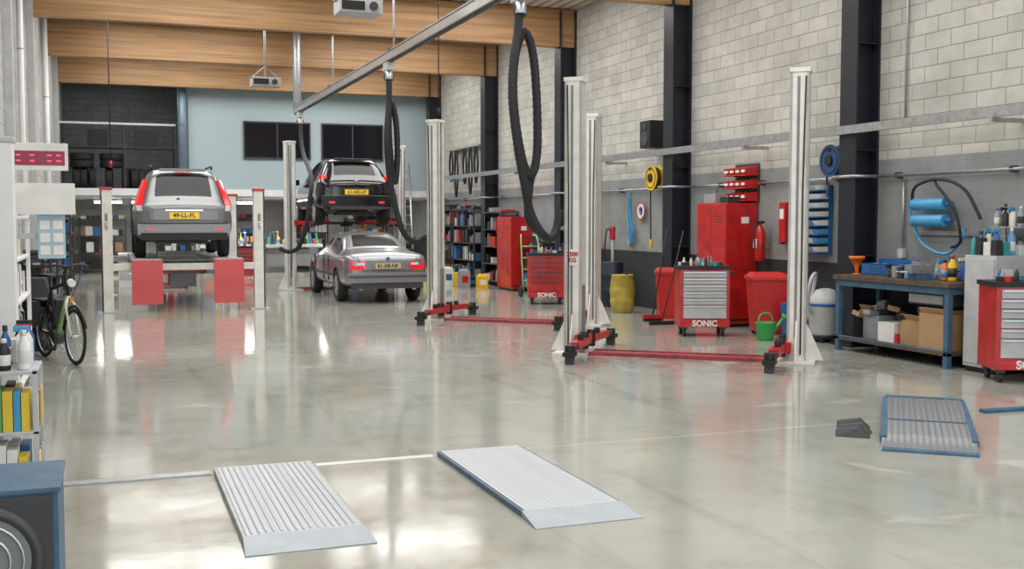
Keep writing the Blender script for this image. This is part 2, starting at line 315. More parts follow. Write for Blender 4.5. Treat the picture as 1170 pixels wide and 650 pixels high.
# ---------------------------------------------------------------- two post lifts
def two_post(loc,ang,dist,H,raised=.12,extra=0):
    b=MB('two_post_car_lift',loc,ang)
    for sgn in (-1,1):
        x=sgn*dist/2; s=-sgn
        b.bb(x-.22,-.26,0,x+.22,.26,.03,WHITE)
        b.bb(min(x-s*.11,x-s*.08),-.12,.03,max(x-s*.11,x-s*.08),.12,H,WHITE)
        for q in (-1,1):
            b.bb(x-.11,min(q*.12,q*.095),.03,x+.11,max(q*.12,q*.095),H,WHITE)
            xa=x+s*.11; b.bb(min(xa,xa-s*.03),min(q*.12,q*.045),.03,max(xa,xa-s*.03),max(q*.12,q*.045),H,WHITE)
        b.bb(x-.12,-.13,H-.05,x+.12,.13,H,WHITE)
        b.bb(x-.04,-.07,.1,x+.05,.07,H-.05,DGREY)
        for q in (-1,1): b.bb(x-.03,min(q*.121,q*.118),.3,x+.005,max(q*.1225,q*.118),H-.1,MGREY)
        for q in (-1,1):
            b.hex([(x-.012,q*.12,.03),(x+.012,q*.12,.03),(x+.012,q*.25,.03),(x-.012,q*.25,.03),(x-.012,q*.12,.5),(x+.012,q*.12,.5),(x+.012,q*.13,.5),(x-.012,q*.13,.5)],WHITE)
        xo=x-s*.11
        b.hex([(xo,-.012,.03),(xo-s*.2,-.012,.03),(xo-s*.2,.012,.03),(xo,.012,.03),(xo,-.012,.45),(xo-s*.01,-.012,.45),(xo-s*.01,.012,.45),(xo,.012,.45)],WHITE)
        z=raised
        b.bb(min(x+s*.05,x+s*.2),-.2,z,max(x+s*.05,x+s*.2),.2,z+.13,RED)
        b.bb(min(x+s*.0,x+s*.115),-.075,z,max(x+s*.0,x+s*.115),.075,z+.75,MGREY)
        for q in (-1,1):
            xx=x+s*.17
            if extra: a=(s*.95,q*.9)
            else: a=(s*.06,q*1.0)
            L=math.hypot(*a); an=math.degrees(math.atan2(a[1],a[0])); d=(a[0]/L,a[1]/L)
            px,py=xx,q*.17
            b.cyl((px,py,z-.04),(px,py,z+.17),.055,BLK,14)
            b.box((px+d[0]*L*.3,py+d[1]*L*.3,z+.06),(L*.6,.12,.085),RED,(0,0,an))
            b.box((px+d[0]*L*.62,py+d[1]*L*.62,z+.05),(L*.55,.085,.06),DGREY,(0,0,an))
            b.cyl((px+d[0]*L*.88,py+d[1]*L*.88,z-.01),(px+d[0]*L*.88,py+d[1]*L*.88,z+.10),.06,BLK,16)
            b.box((px+d[0]*L*.88,py+d[1]*L*.88,z+.0),(.2,.14,.05),BLK,(0,0,an))
            b.cyl((px+d[0]*.25,py+d[1]*.25,z+.1),(px+d[0]*.25,py+d[1]*.25,z+.17),.04,BLK,12)
            if not extra: b.box((px+d[0]*L*.88,py+d[1]*L*.88,.055),(.1,.1,.11),DGREY,(0,0,an))
        b.tube([(x-s*.05,-.14,.1),(x-s*.05,-.14,H*.6),(x-s*.07,-.135,H-.1)],.010,BLK,6,res=1)
    b.bb(-dist/2+.22,-.17,0,dist/2-.22,.17,.03,REDD)
    b.bb(-dist/2+.22,-.17,.03,dist/2-.22,-.14,.045,REDD); b.bb(-dist/2+.22,.14,.03,dist/2-.22,.17,.045,REDD)
    return b.finish(.005)
def lift_between(p,q,H,**k):
    c=((p[0]+q[0])/2,(p[1]+q[1])/2,0); a=math.atan2(q[1]-p[1],q[0]-p[0])
    return two_post(c,a,math.dist(p,q),H,**k),c,a
A,ca,aa=lift_between((5.51,12.53),(7.64,10.82),3.46)
dA=math.dist((5.51,12.53),(7.64,10.82))
b=MB('capacity_plate',(0,0,0)); b.parent=A
b.bb(-dA/2-.085,-.13,1.12,-dA/2+.085,-.124,1.32,PAPER); b.finish(0)
text('2500\nKG',.075,(-dA/2,-.133,1.22),(D(90),0,0),RED,A,bold=.003)
lift_between((5.17,17.60),(7.24,15.77),3.36)
lift_between((4.05,26.1),(6.9,26.7),3.55,raised=1.55,extra=1)
# ---------------------------------------------------------------- four post lift
b=MB('four_post_car_lift')
Y0,Y1=20.9,25.5; xa,xb=-.05,2.65
for x in (xa,xb):
    for Y in (Y0,Y1):
        b.bb(x-.18,Y-.16,0,x+.18,Y+.16,.02,LGREY)
        b.bb(x-.1,Y-.1,.02,x+.1,Y-.07,2.24,WHITE); b.bb(x-.1,Y+.07,.02,x+.1,Y+.1,2.24,WHITE)
        s=1 if x==xa else -1
        b.bb(min(x-s*.1,x-s*.07),Y-.1,.02,max(x-s*.1,x-s*.07),Y+.1,2.24,WHITE)
        b.bb(x-.11,Y-.11,2.22,x+.11,Y+.11,2.27,RED)
        b.cyl((x+s*.02,Y,.05),(x+s*.02,Y,2.2),.02,DGREY,8)
for Y in (Y0,Y1): b.bb(xa+.05,Y-.08,.76,xb-.05,Y+.08,.88,WHITE if Y==Y0 else LGREY)
for x in (.63,2.08):
    b.bb(x-.26,Y0-.1,.86,x+.26,Y1+.1,.95,LGREY); b.bb(x-.26,Y0-.12,.93,x+.26,Y0+.1,.97,STEEL)
    b.hex([(x-.27,Y0-.2,.14),(x+.27,Y0-.2,.14),(x+.27,Y0-.16,.14),(x-.27,Y0-.16,.14),(x-.27,Y0-.16,.95),(x+.27,Y0-.16,.95),(x+.27,Y0-.12,.95),(x-.27,Y0-.12,.95)],REDP)
b.cyl((.3,Y0-.14,.93),(2.4,Y0-.14,.93),.02,DGREY,8)
b.bb(.9,22.4,.62,1.8,22.8,.74,RED); b.bb(1.1,22.3,.36,1.6,22.6,.64,MGREY); b.bb(.7,22.5,.74,2.0,22.7,.86,DGREY)
fp=b.finish(.004)
text('LIFT 4000',.075,(xa,Y0-.105,1.65),(D(90),D(-90),0),DGREY,fp)
text('LIFT 4000',.075,(xb,Y0-.105,1.65),(D(90),D(-90),0),DGREY,fp)
# ---------------------------------------------------------------- cars
def wheel(b,c,r,w,sgn):
    x,y,z=c; a=(sgn,0,0)
    b.lathe([(r*.62,-w/2),(r*.93,-w/2),(r,-w*.36),(r,w*.36),(r*.93,w/2),(r*.64,w/2),(r*.62,w*.4)],c,a,RUB,28)
    b.lathe([(r*.64,w*.38),(r*.64,w*.47),(r*.58,w*.47),(r*.56,w*.3)],c,a,ALU,28)
    b.lathe([(r*.16,w*.2),(r*.16,w*.44),(r*.1,w*.47)],c,a,ALU,14)
    for i in range(7):
        th=2*math.pi*i/7; cy,cz=math.cos(th),math.sin(th)
        b.box((x+sgn*w*.38,y+cy*r*.36,z+cz*r*.36),(.03,r*.5,.05),ALU,(math.degrees(th),0,0))
def car(name,loc,st,flags,paint,W,L,wy,r,deco):
    R=root(name,loc)
    vs=[];fs=[];mi=[]
    for (y,zb,w,zs,zt,wt) in st:
        h=[(0,zb),(w*.86,zb),(w*.985,zb+.13),(w,(zb+zs)/2+.03),(w*.975,zs-.07),(w*.93,zs),(wt+.02,zt-.07 if zt-zs>.12 else zs+(zt-zs)*.5),(wt-.1,zt-.005),(0,zt+.015)]
        ring=h+[(-a,c) for a,c in h[7:0:-1]]
        vs+=[(a,y,c) for a,c in ring]
    n=16
    for i in range(len(st)-1):
        for j in range(n):
            sg=j if j<8 else 15-j; k=(j+1)%n
            fs.append((i*n+j,i*n+k,(i+1)*n+k,(i+1)*n+j))
            g=0; f=flags[i]
            if 'S' in f and sg==5: g=1
            if ('R' in f or 'F' in f) and sg==7: g=1
            if sg==0: g=2
            mi.append(g)
    fs.append(tuple(range(n))); mi.append(0); fs.append(tuple((len(st)-1)*n+j for j in range(n))[::-1]); mi.append(0)
    me=bpy.data.meshes.new('body'); me.from_pydata(vs,[],fs)
    for m in (paint,GLASS,BLK): me.materials.append(m)
    me.polygons.foreach_set('material_index',mi); me.polygons.foreach_set('use_smooth',[True]*len(fs))
    bm=bmesh.new(); bm.from_mesh(me); bmesh.ops.recalc_face_normals(bm,faces=bm.faces); bm.to_mesh(me); bm.free()
    o=bpy.data.objects.new('body',me); col.objects.link(o)
    s=o.modifiers.new('s','SUBSURF'); s.levels=2; s.render_levels=2
    cut=MB('cut')
    for y in wy:
        for sg in (-1,1): cut.lathe([(r+.05,0),(r+.05,.34)],(sg*(W/2-.27),y,r-.0),(sg,0,0),BLK,32)
    cut.mats=[paint,GLASS,BLK]; cut.mi=[2]*len(cut.mi); co=cut.finish(0)
    bo=o.modifiers.new('b','BOOLEAN'); bo.object=co; bo.operation='DIFFERENCE'; bo.solver='EXACT'
    dg=bpy.context.evaluated_depsgraph_get(); ev=o.evaluated_get(dg)
    nm=bpy.data.meshes.new_from_object(ev)
    o.modifiers.clear(); o.data=nm; bpy.data.objects.remove(co)
    for p in nm.polygons: p.use_smooth=True
    try: nm.set_sharp_from_angle(angle=D(45))
    except Exception: pass
    o.parent=R
    b=MB('wheels',parent=R)
    for y in wy:
        for sg in (-1,1): wheel(b,(sg*(W/2-.12),y,r),r,.2,sg)
        b.cyl((-W/2+.15,y,r),(W/2-.15,y,r),.045,DGREY,10)
    b.finish(0)
    b=MB('trim_parts',parent=R); deco(b,R); b.finish(.006)
    return R
def seam(b,pts): b.tube(pts,.006,BLK,5,res=1)
# SUV
st=[(0,.46,.74,.93,.96,.64),(.05,.40,.84,1.0,1.05,.70),(.16,.34,.90,1.06,1.17,.70),(.24,.33,.90,1.07,1.34,.69),(.38,.32,.90,1.07,1.62,.64),(.58,.30,.90,1.07,1.70,.62),(.75,.30,.90,1.07,1.71,.62),(1.45,.30,.90,1.05,1.73,.62),(1.55,.30,.90,1.05,1.73,.62),(2.55,.30,.90,1.03,1.71,.61),(3.3,.30,.90,1.02,1.22,.68),(3.45,.30,.90,1.0,1.08,.70),(4.2,.32,.88,.92,.98,.7),(4.45,.4,.78,.8,.84,.6),(4.5,.45,.7,.75,.78,.5)]
fl=['','','R','R','','','S','','S','F','','','','']
def deco_suv(b,R):
    for s in (-1,1):
        b.hex([(s*.76,.03,1.0),(s*.86,.07,1.0),(s*.905,.22,1.02),(s*.78,.2,1.02),(s*.63,.33,1.50),(s*.675,.36,1.50),(s*.73,.46,1.50),(s*.66,.5,1.50)],TAIL)
        b.hex([(s*.75,.01,.90),(s*.84,.04,.90),(s*.895,.18,.90),(s*.76,.2,.90),(s*.76,.02,1.0),(s*.86,.06,1.0),(s*.905,.21,1.02),(s*.78,.2,1.02)],CLEAR)
        b.tube([(s*.55,.6,1.70),(s*.57,.75,1.77),(s*.57,2.4,1.78),(s*.56,2.6,1.70)],.02,BLK,8)
        b.box((s*.62,-.065,.56),(.16,.02,.04),TAIL)
        b.box((s*.98,2.9,1.12),(.2,.1,.15),SILV2)
        b.bb(s*.91-.012,1.3,.55,s*.91+.012,3.0,.62,DGREY)
        for y in (1.5,2.55): b.bb(s*.905-.008,y,.45,s*.905+.008,y+.012,1.03,BLK)
    b.bb(-.84,-.06,.46,.84,.12,.66,SILV2); b.bb(-.78,-.08,.35,.78,.1,.49,BLK); b.bb(-.8,-.066,.655,.8,.1,.68,DGREY)
    b.bb(-.55,-.02,.73,.55,.02,.91,SILV2); b.bb(-.34,-.04,.90,.34,-.015,.925,CHROME)
    b.bb(-.27,-.045,.755,.27,-.02,.875,PLATE)
    seam(b,[(-.66,.05,1.02),(-.64,-.025,.72),(.64,-.025,.72),(.66,.05,1.02)])
    b.box((.12,.235,1.20),(.5,.02,.02),BLK,(0,-12,0)); b.cyl((-.1,.1,1.12),(-.1,.18,1.12),.03,BLK)
    b.cyl((.45,.1,.36),(.45,-.03,.36),.035,STEEL); b.bb(-.5,.3,.28,.5,.9,.36,DGREY)
    b.bb(-.42,.36,1.655,.42,.45,1.715,SILV2); b.bb(-.15,.345,1.64,.15,.37,1.66,TAIL)
    text('49-LL-FL',.115,(0,-.047,.815),(D(90),0,0),BLK,R,bold=.002)
car('suv',(1.33,21.35,.95),st,fl,SILV2,1.8,4.5,(.85,3.55),.35,deco_suv)
# sedan
st=[(0,.44,.70,.84,.87,.6),(.05,.38,.80,.92,.95,.68),(.15,.32,.86,.96,1.01,.71),(.5,.28,.88,.96,1.05,.71),(.85,.26,.88,.96,1.07,.70),(1.0,.25,.88,.95,1.11,.68),(1.35,.25,.88,.94,1.28,.61),(1.6,.25,.88,.94,1.38,.57),(1.8,.25,.88,.94,1.41,.55),(2.15,.25,.88,.93,1.43,.55),(2.3,.25,.88,.93,1.43,.55),(2.8,.25,.88,.93,1.40,.55),(3.5,.25,.87,.92,1.03,.65),(3.65,.25,.87,.90,.97,.67),(4.45,.28,.84,.8,.85,.63),(4.72,.36,.76,.68,.72,.57),(4.77,.42,.66,.62,.65,.5)]
fl=['','','','','','RS','RS','S','S','','S','F','','','','']
def deco_sed(b,R):
    for s in (-1,1):
        b.hex([(s*.46,-.01,.68),(s*.76,.02,.68),(s*.865,.26,.70),(s*.6,.2,.70),(s*.46,.0,.85),(s*.75,.04,.86),(s*.855,.26,.85),(s*.6,.2,.85)],TAIL)
        b.hex([(s*.48,-.018,.77),(s*.64,-.004,.77),(s*.64,.1,.77),(s*.5,.1,.77),(s*.48,-.013,.82),(s*.64,.002,.82),(s*.64,.1,.82),(s*.5,.1,.82)],CLEAR)
        b.box((s*.96,3.05,1.0),(.2,.1,.13),SILV)
        b.cyl((s*.55,.12,.30),(s*.55,-.02,.30),.035,CHROME)
        b.bb(s*.885-.012,1.4,.52,s*.885+.012,3.3,.56,DGREY)
        for y in (1.75,2.3,3.35): b.bb(s*.87-.012,y,.4,s*.87+.01,y+.012,.92,BLK)
        for y in (1.9,2.5): b.bb(s*.885-.012,y,.78,s*.885+.012,y+.16,.81,SILV)
    b.bb(-.83,-.07,.42,.83,.14,.61,SILV); b.bb(-.81,-.085,.53,.81,0,.56,DGREY); b.bb(-.72,-.04,.3,.72,.2,.43,DGREY)
    b.bb(-.32,-.015,.69,.32,.02,.83,MGREY); b.bb(-.26,-.03,.70,.26,0,.81,mat('worn_plate',(.55,.47,.25),.5))
    b.cyl((0,.06,.90),(0,-.005,.90),.042,CHROME); b.cyl((0,-.004,.90),(0,-.008,.90),.034,BLUE)
    b.bb(-.2,1.02,1.10,.2,1.07,1.12,TAIL)
    seam(b,[(-.62,.02,.95),(-.5,-.01,.66),(.5,-.01,.66),(.62,.02,.95)])
    text('61-XB-NK',.1,(0,-.032,.755),(D(90),0,0),BLK,R,bold=.002)
car('sedan_car',(5.25,21.3,0),st,fl,SILV,1.78,4.77,(.95,3.75),.33,deco_sed)
# hatchback on the rear lift
st=[(0,.50,.68,.92,.95,.57),(.05,.42,.80,.99,1.04,.64),(.15,.34,.87,1.02,1.14,.65),(.25,.32,.885,1.02,1.28,.64),(.42,.30,.885,1.02,1.46,.60),(.6,.28,.885,1.02,1.53,.58),(.72,.28,.885,1.02,1.54,.58),(1.25,.28,.885,1.0,1.56,.58),(1.35,.28,.885,1.0,1.56,.58),(2.2,.28,.885,.97,1.53,.57),(3.0,.28,.87,.95,1.06,.64),(3.15,.28,.86,.93,.99,.64),(3.6,.32,.80,.8,.84,.57),(3.8,.42,.66,.68,.72,.47)]
fl=['','','R','R','','','S','','S','F','','','']
def deco_h(b,R):
    for s in (-1,1):
        b.hex([(s*.60,.03,.88),(s*.79,.08,.86),(s*.85,.30,.92),(s*.72,.3,.92),(s*.62,.13,1.08),(s*.76,.18,1.16),(s*.78,.36,1.16),(s*.66,.36,1.1)],TAIL)
        b.box((s*.96,2.55,1.04),(.18,.1,.14),BLKP)
        b.box((s*.57,-.05,.52),(.14,.02,.05),TAIL)
    b.bb(-.80,-.04,.42,.80,.12,.68,BLKP); b.bb(-.6,-.05,.36,.6,.1,.44,DGREY)
    b.bb(-.27,-.052,.70,.27,-.0,.81,PLATE); b.bb(-.3,-.02,.6,.3,.05,.84,BLKP)
    b.cyl((0,.12,1.0),(0,-.02,.98),.05,CHROME)
    b.bb(-.44,.34,1.49,.44,.46,1.53,BLKP)
    b.cyl((.3,.15,.36),(.3,-.02,.36),.03,STEEL); b.bb(-.4,.3,.24,.4,.7,.34,DGREY); b.bb(-.1,.7,.26,.1,3.0,.34,STEEL)
    for s in (-1,1): b.bb(s*.55-.08,1.0,.22,s*.55+.08,2.6,.29,DGREY)
    text('61-ND-LP',.1,(0,-.055,.755),(D(90),0,0),BLK,R,bold=.002)
car('hatchback_car',(5.27,24.3,1.55),st,fl,BLKP,1.76,3.8,(.65,3.1),.31,deco_h)
# ---------------------------------------------------------------- ramps in foreground
def ramp(name,loc,rz,w,L,body,slope_mat,side,h=.05,hb=.05,lip=.3,ribs=11,rh=.008):
    b=MB(name,loc,rz)
    b.hex([(0,lip,0),(w,lip,0),(w,L,0),(0,L,0),(0,lip,h),(w,lip,h),(w,L,hb),(0,L,hb)],side)
    b.hex([(.02,lip,h),(w-.02,lip,h),(w-.02,L-.02,hb),(.02,L-.02,hb),(.02,lip,h+.005),(w-.02,lip,h+.005),(w-.02,L-.02,hb+.005),(.02,L-.02,hb+.005)],body)
    b.hex([(-.015,0,0),(w+.015,0,0),(w,lip,0),(0,lip,0),(-.015,0,.006),(w+.015,0,.006),(w,lip,h+.004),(0,lip,h+.004)],slope_mat)
    k=.05
    for i in range(ribs):
        x=k+(w-2*k)*i/(ribs-1)
        b.hex([(x-.008,lip+.02,h),(x+.008,lip+.02,h),(x+.008,L-.05,hb),(x-.008,L-.05,hb),(x-.006,lip+.02,h+.005+rh),(x+.006,lip+.02,h+.005+rh),(x+.006,L-.05,hb+.005+rh),(x-.006,L-.05,hb+.005+rh)],body)
    return b
ramp('drive_on_ramp',(.62,5.48,0),0,.65,1.92,TREAD,RAMPF,STEEL,.035,.035,.24,ribs=15,rh=.006).finish(.002)
ramp('drive_on_ramp',(2.17,5.42,0),0,.63,1.96,TREAD,RAMPF,STBLUE,.035,.035,.26,ribs=19,rh=.002).finish(.002)
an=math.atan2(-1.46,1.74)
b=ramp('lift_drive_ramp',(5.29,6.42,0),an,.66,2.2,TREADD,TREADD,STBLUE,h=.05,hb=.06,lip=.4,ribs=7,rh=.004)
b.bb(0,2.15,0,.66,2.21,.075,STBLUE); b.bb(-.02,.3,0,.03,2.2,.06,STBLUE); b.bb(.63,.3,0,.68,2.2,.06,STBLUE); b.bb(0,-.02,0,.66,.06,.02,STBLUE)
b.box((.33,1.0,.062),(.6,.02,.012),STBLUE)
b.finish(.004)
b=MB('jack_handle_standin',(5.47,6.90,0),an)  # dark wedge blocks standing in for a jack handle
for (x,y,l) in ((-.05,0,.26),(-.04,.18,.26),(-.06,.38,.26)):
    b.hex([(x-l/2,y-.06,0),(x+l/2,y-.06,0),(x+l/2,y+.06,0),(x-l/2,y+.06,0),(x-l/2,y-.03,.05),(x+l/2-.08,y-.03,.08),(x+l/2-.08,y+.03,.08),(x-l/2,y+.03,.05)],DGREY)
b.finish(.006)
b=MB('floor_cable_cover'); b.box((8.3,7.32,.015),(2.3,.08,.03),BLUD,(0,0,-3)); b.finish(.004)
# ---------------------------------------------------------------- exhaust extraction rail
b=MB('exhaust_extraction_rail')
X=4.3; Z=4.3
b.bb(X-.07,8.0,Z-.06,X+.07,26.6,Z+.08,ALU); b.bb(X-.03,8.0,Z-.08,X+.03,26.6,Z-.06,DGREY)
b.bb(X-.085,8.0,Z+.06,X+.085,26.6,Z+.085,STEEL)
b.cyl((X,26.4,Z+.08),(X,26.4,6.2),.1,STEEL,16)
for Y in (12,16.95,21.95):
    b.cyl((X,Y,Z+.08),(X,Y,5.42),.018,STEEL,8); b.bb(X-.1,Y-.06,Z+.08,X+.1,Y+.06,Z+.1,DGREY)
def trolley(Y): 
    b.bb(X-.06,Y-.15,Z-.2,X+.06,Y+.15,Z-.07,LGREY); b.cyl((X,Y,Z-.34),(X,Y,Z-.2),.075,ALU,14,.05); b.torus((X,Y+.0,Z-.3),(0,1,0),.07,.02,DGREY,16,6)
for Y in (11.3,17.3,26.0): trolley(Y)
h=.046
P=lambda x,z,dy=0,Y=11.3:(x,Y+dy,z)
b.tube([P(4.29,4.0),P(4.27,3.75),P(4.20,3.4,-.05),P(4.18,3.0,-.08),P(4.24,2.5,-.08),P(4.33,2.1,-.05),P(4.42,1.78),P(4.55,1.55),P(4.7,1.48,.1),P(4.82,1.58,.2),P(4.88,1.8,.25)],h,HOSE,12,16,rib=.12)
b.tube([P(4.37,3.78,.06),P(4.26,3.5,.06),P(4.24,3.0,.05),P(4.33,2.42,.05),P(4.44,2.18,.06),P(4.53,2.42,.08),P(4.53,3.0,.08),P(4.48,3.55,.08)],h,HOSE,12,16,closed=True,rib=.12)
b.tube([P(4.52,1.57,.05),P(4.44,1.72,.1),P(4.44,2.0,.1),P(4.47,2.2,.1)],h,HOSE,12,12,rib=.12)
Q=lambda x,z,dy=0:(x,17.3+dy,z)
b.tube([Q(4.30,4.0),Q(4.3,3.6),Q(4.25,3.0,-.05),Q(4.3,2.4),Q(4.42,1.8),Q(4.55,1.45),Q(4.75,1.32,.1),Q(4.95,1.42,.2)],h,HOSE,12,14,rib=.12)
b.tube([Q(4.36,3.6,.1),Q(4.32,3.2,.1),Q(4.36,2.6,.1),Q(4.42,2.3,.1),Q(4.46,2.7,.1),Q(4.44,3.3,.1)],h,HOSE,12,14,closed=True,rib=.12)
Q=lambda x,z,dy=0:(x,26.0+dy,z)
b.tube([Q(4.30,4.0),Q(4.3,3.3,-.3),Q(4.22,2.6,-1.9),Q(4.12,2.0,-2.1),Q(4.05,1.5,-2.1),Q(3.9,1.08,-2.0),Q(3.7,.98,-1.9),Q(3.5,1.05,-1.9)],h,HOSE,12,10,rib=.12)
b.finish(.003)
for (x,y,z) in ((3.3,15.0,4.62),(3.2,23.8,4.62)):
    b=MB('ceiling_projector',(x,y,z)); b.bb(-.3,-.2,-.09,.3,.22,.09,LGREY); b.bb(-.27,-.215,-.06,.05,-.2,.06,BLK); b.cyl((.17,-.2,0),(.17,-.24,0),.06,DGREY)
    b.bb(-.33,-.12,.09,.33,.12,.11,STEEL); b.cyl((0,0,.1),(0,0,1.62),.025,STEEL,10); b.bb(-.1,-.1,1.6,.1,.1,1.62,STEEL)
    b.cyl((-.28,0,.1),(0,0,.35),.01,STEEL,6); b.cyl((.28,0,.1),(0,0,.35),.01,STEEL,6); b.finish(.005)
b=MB('hanging_cable'); b.cyl((0.05,24,6.24),(0.05,24,2.9),.012,BLK,6); b.cyl((0.05,24,2.9),(0.05,24,2.75),.03,RED,8); b.finish(0)
b=MB('hanging_cable'); b.cyl((5.35,18,6.24),(5.35,18,3.6),.01,BLK,6); b.cyl((5.35,18,3.6),(5.35,18,3.48),.03,BLK,8); b.finish(0)
# ---------------------------------------------------------------- tool trolleys
def tool_cart(loc,rz,w,d,h,nd=6,draw=LGREY,clutter=True):
    R=root('tool_trolley',loc,rz); b=MB('cabinet',parent=R)
    b.bb(-w/2,-d/2,.14,w/2,d/2,h-.04,RED); b.bb(-w/2-.02,-d/2-.02,h-.05,w/2+.02,d/2+.02,h,BLK)
    b.bb(-w/2,-d/2-.015,.14,w/2,-d/2,.24,RED)
    z0,z1=.26,h-.07; hh=(z1-z0)/(nd+1); z=z0
    for i in range(nd):
        e=hh*(2 if i==0 else 1)
        b.bb(-w/2+.05,-d/2-.022,z+.006,w/2-.05,-d/2,z+e-.006,draw); b.bb(-w/2+.06,-d/2-.036,z+e-.03,w/2-.06,-d/2-.02,z+e-.014,ALU if draw is not RED else DGREY); z+=e
    for x in (-w/2+.08,w/2-.08):
        for y in (-d/2+.08,d/2-.08):
            b.box((x,y,.12),(.08,.1,.04),DGREY); b.cyl((x-.02,y,.055),(x+.02,y,.055),.055,BLK,14)
    b.tube([(w/2+.0,-d/2+.06,h-.12),(w/2+.07,-d/2+.06,h-.1),(w/2+.07,d/2-.06,h-.1),(w/2,d/2-.06,h-.12)],.014,BLK,8,res=1)
    b.bb(w/2,-d/2+.1,.35,w/2+.004,d/2-.1,.37,DGREY); b.bb(w/2,-d/2+.1,.7,w/2+.004,d/2-.1,.71,DGREY)
    if clutter:
        for i in range(16):
            x=random.uniform(-w/2+.06,w/2-.06); y=random.uniform(-d/2+.06,d/2-.06); m=random.choice(SPR)
            if i%2: b.box((x,y,h+.025),(.12,.05,.05),m,(0,0,random.uniform(0,90)))
            else: b.lathe([(.022,0),(.022,.08),(.01,.1),(.01,.12)],(x,y,h),(0,0,1),m,10)
    b.finish(.005)
    text('SONIC',.12,(0,-d/2-.02,.19),(D(90),0,0),PAPER,R,bold=.005)
    return R
tool_cart((8.12,13.85,0),D(-20),.72,.48,1.02)
tool_cart((8.2,20.1,0),D(-18),.72,.48,1.02,draw=RED)
tool_cart((9.02,8.75,0),D(-24),.78,.5,1.05)
def tall_cab(loc,w,d,h,m):
    b=MB('steel_cabinet',loc)
    b.bb(-d/2,-w/2,.05,d/2,w/2,h,m); b.bb(-d/2+.03,-w/2+.03,0,d/2-.03,w/2-.03,.05,BLK)
    for s in (-1,1):
        b.bb(-d/2-.018,min(0.006*s,s*(w/2-.01)),.08,-d/2,max(.006*s,s*(w/2-.01)),h-.03,m); b.bb(-d/2-.04,s*.05-.012,h*.5,-d/2-.018,s*.05+.012,h*.5+.14,CHROME)
    for z in (.4,.44,.48,h-.3,h-.26,h-.22): b.bb(-d/2-.021,-w/2+.12,z,-d/2-.017,-.12,z+.012,BLK)
    b.bb(-.02,-w/2-.004,h-.32,.12,-w/2,h-.22,PAPER); b.bb(-d/2+.02,-w/2-.006,.1,d/2-.02,-w/2,.13,BLK)
    b.finish(.006)
tall_cab((9.3,15.1,0),.9,.55,1.95,RED)
b=MB('cartons_on_cabinet'); b.bb(9.08,14.72,1.952,9.28,14.95,2.05,CLUT[4]); b.bb(9.08,15.1,1.952,9.27,15.45,2.1,CLUT[7]); b.finish(.004)
tall_cab((9.1,24.3,0),1.0,.5,1.75,RED)
def bin_(loc,rz,w,d,h):
    b=MB('waste_bin',loc,rz); b.taper((0,0,.05),(w*.78,d*.78),(w,d),h-.12,REDB); b.bb(-w/2-.02,-d/2-.02,h-.1,w/2+.02,d/2+.02,h-.05,REDB)
    b.taper((0,0,h-.05),(w+.02,d+.02),(w*.8,d*.8),.06,REDB)
    for s in (-1,1): b.cyl((s*w*.3-.02,d*.33,.07),(s*w*.3+.02,d*.33,.07),.07,BLK,14)
    b.bb(-w*.3,-d*.36,0,w*.3,-d*.3,.06,REDB); b.cyl((-w*.3,d/2+.03,h-.08),(w*.3,d/2+.03,h-.08),.015,BLK,8)
    b.finish(.012)
bin_((9.12,13.68,0),D(-22),.54,.5,.9)
bin_((8.95,16.4,0),D(-22),.4,.4,.86)
b=MB('oil_drum',(8.75,17.75,0)); b.lathe([(.19,0),(.2,.02),(.215,.15),(.23,.22),(.215,.24),(.225,.34),(.23,.44),(.215,.46),(.225,.5),(.2,.66),(.21,.68),(.19,.69),(.185,.67)],(0,0,0),(0,0,1),YBAR,24); b.cyl((.08,0,.67),(.08,0,.7),.03,BLK); b.finish(0)
for (x,y) in ((9.15,19.0),(9.1,19.75)):
    b=MB('grease_drum',(x,y,0)); b.lathe([(.2,0),(.21,.02),(.21,.3),(.22,.32),(.21,.34),(.21,.6),(.22,.62),(.21,.64),(.21,.85),(.2,.87)],(0,0,0),(0,0,1),mat('dark_blue_drum',(.012,.018,.035),.45),20)
    b.cyl((0,0,.87),(0,0,1.35),.03,LGREY); b.cyl((0,0,1.3),(0,0,1.55),.055,RED); b.tube([(0,0,1.4),(-.12,0,1.5),(-.17,0,1.1),(-.15,0,.9)],.015,BLK,8); b.finish(.003)
b=MB('green_watering_can',(8.62,12.95,0)); b.lathe([(.1,0),(.115,.02),(.14,.24),(.15,.25),(.13,.25),(.11,.03)],(0,0,0),(0,0,1),GRN,20); b.tube([(-.13,0,.2),(-.08,0,.36),(.08,0,.36),(.13,0,.2)],.012,GRN,8)
b.cyl((.1,0,.08),(.26,-.04,.3),.03,GRN,10,.018); b.lathe([(.02,0),(.05,.05)],(.26,-.04,.3),(.2,-.04,.22),GRN,12); b.finish(0)
b=MB('broom',(8.45,16.1,0)); b.cyl((0,-.1,.1),(.4,.15,1.55),.014,BLK,8); b.box((0,-.1,.08),(.35,.07,.06),RED); b.box((0,-.1,.03),(.33,.06,.06),BLK); b.finish(.003)
b=MB('squeegee',(8.3,15.4,0)); b.cyl((0,0,.05),(.55,.3,1.5),.014,BLK,8); b.box((0,0,.03),(.45,.04,.06),BLK); b.finish(.003)
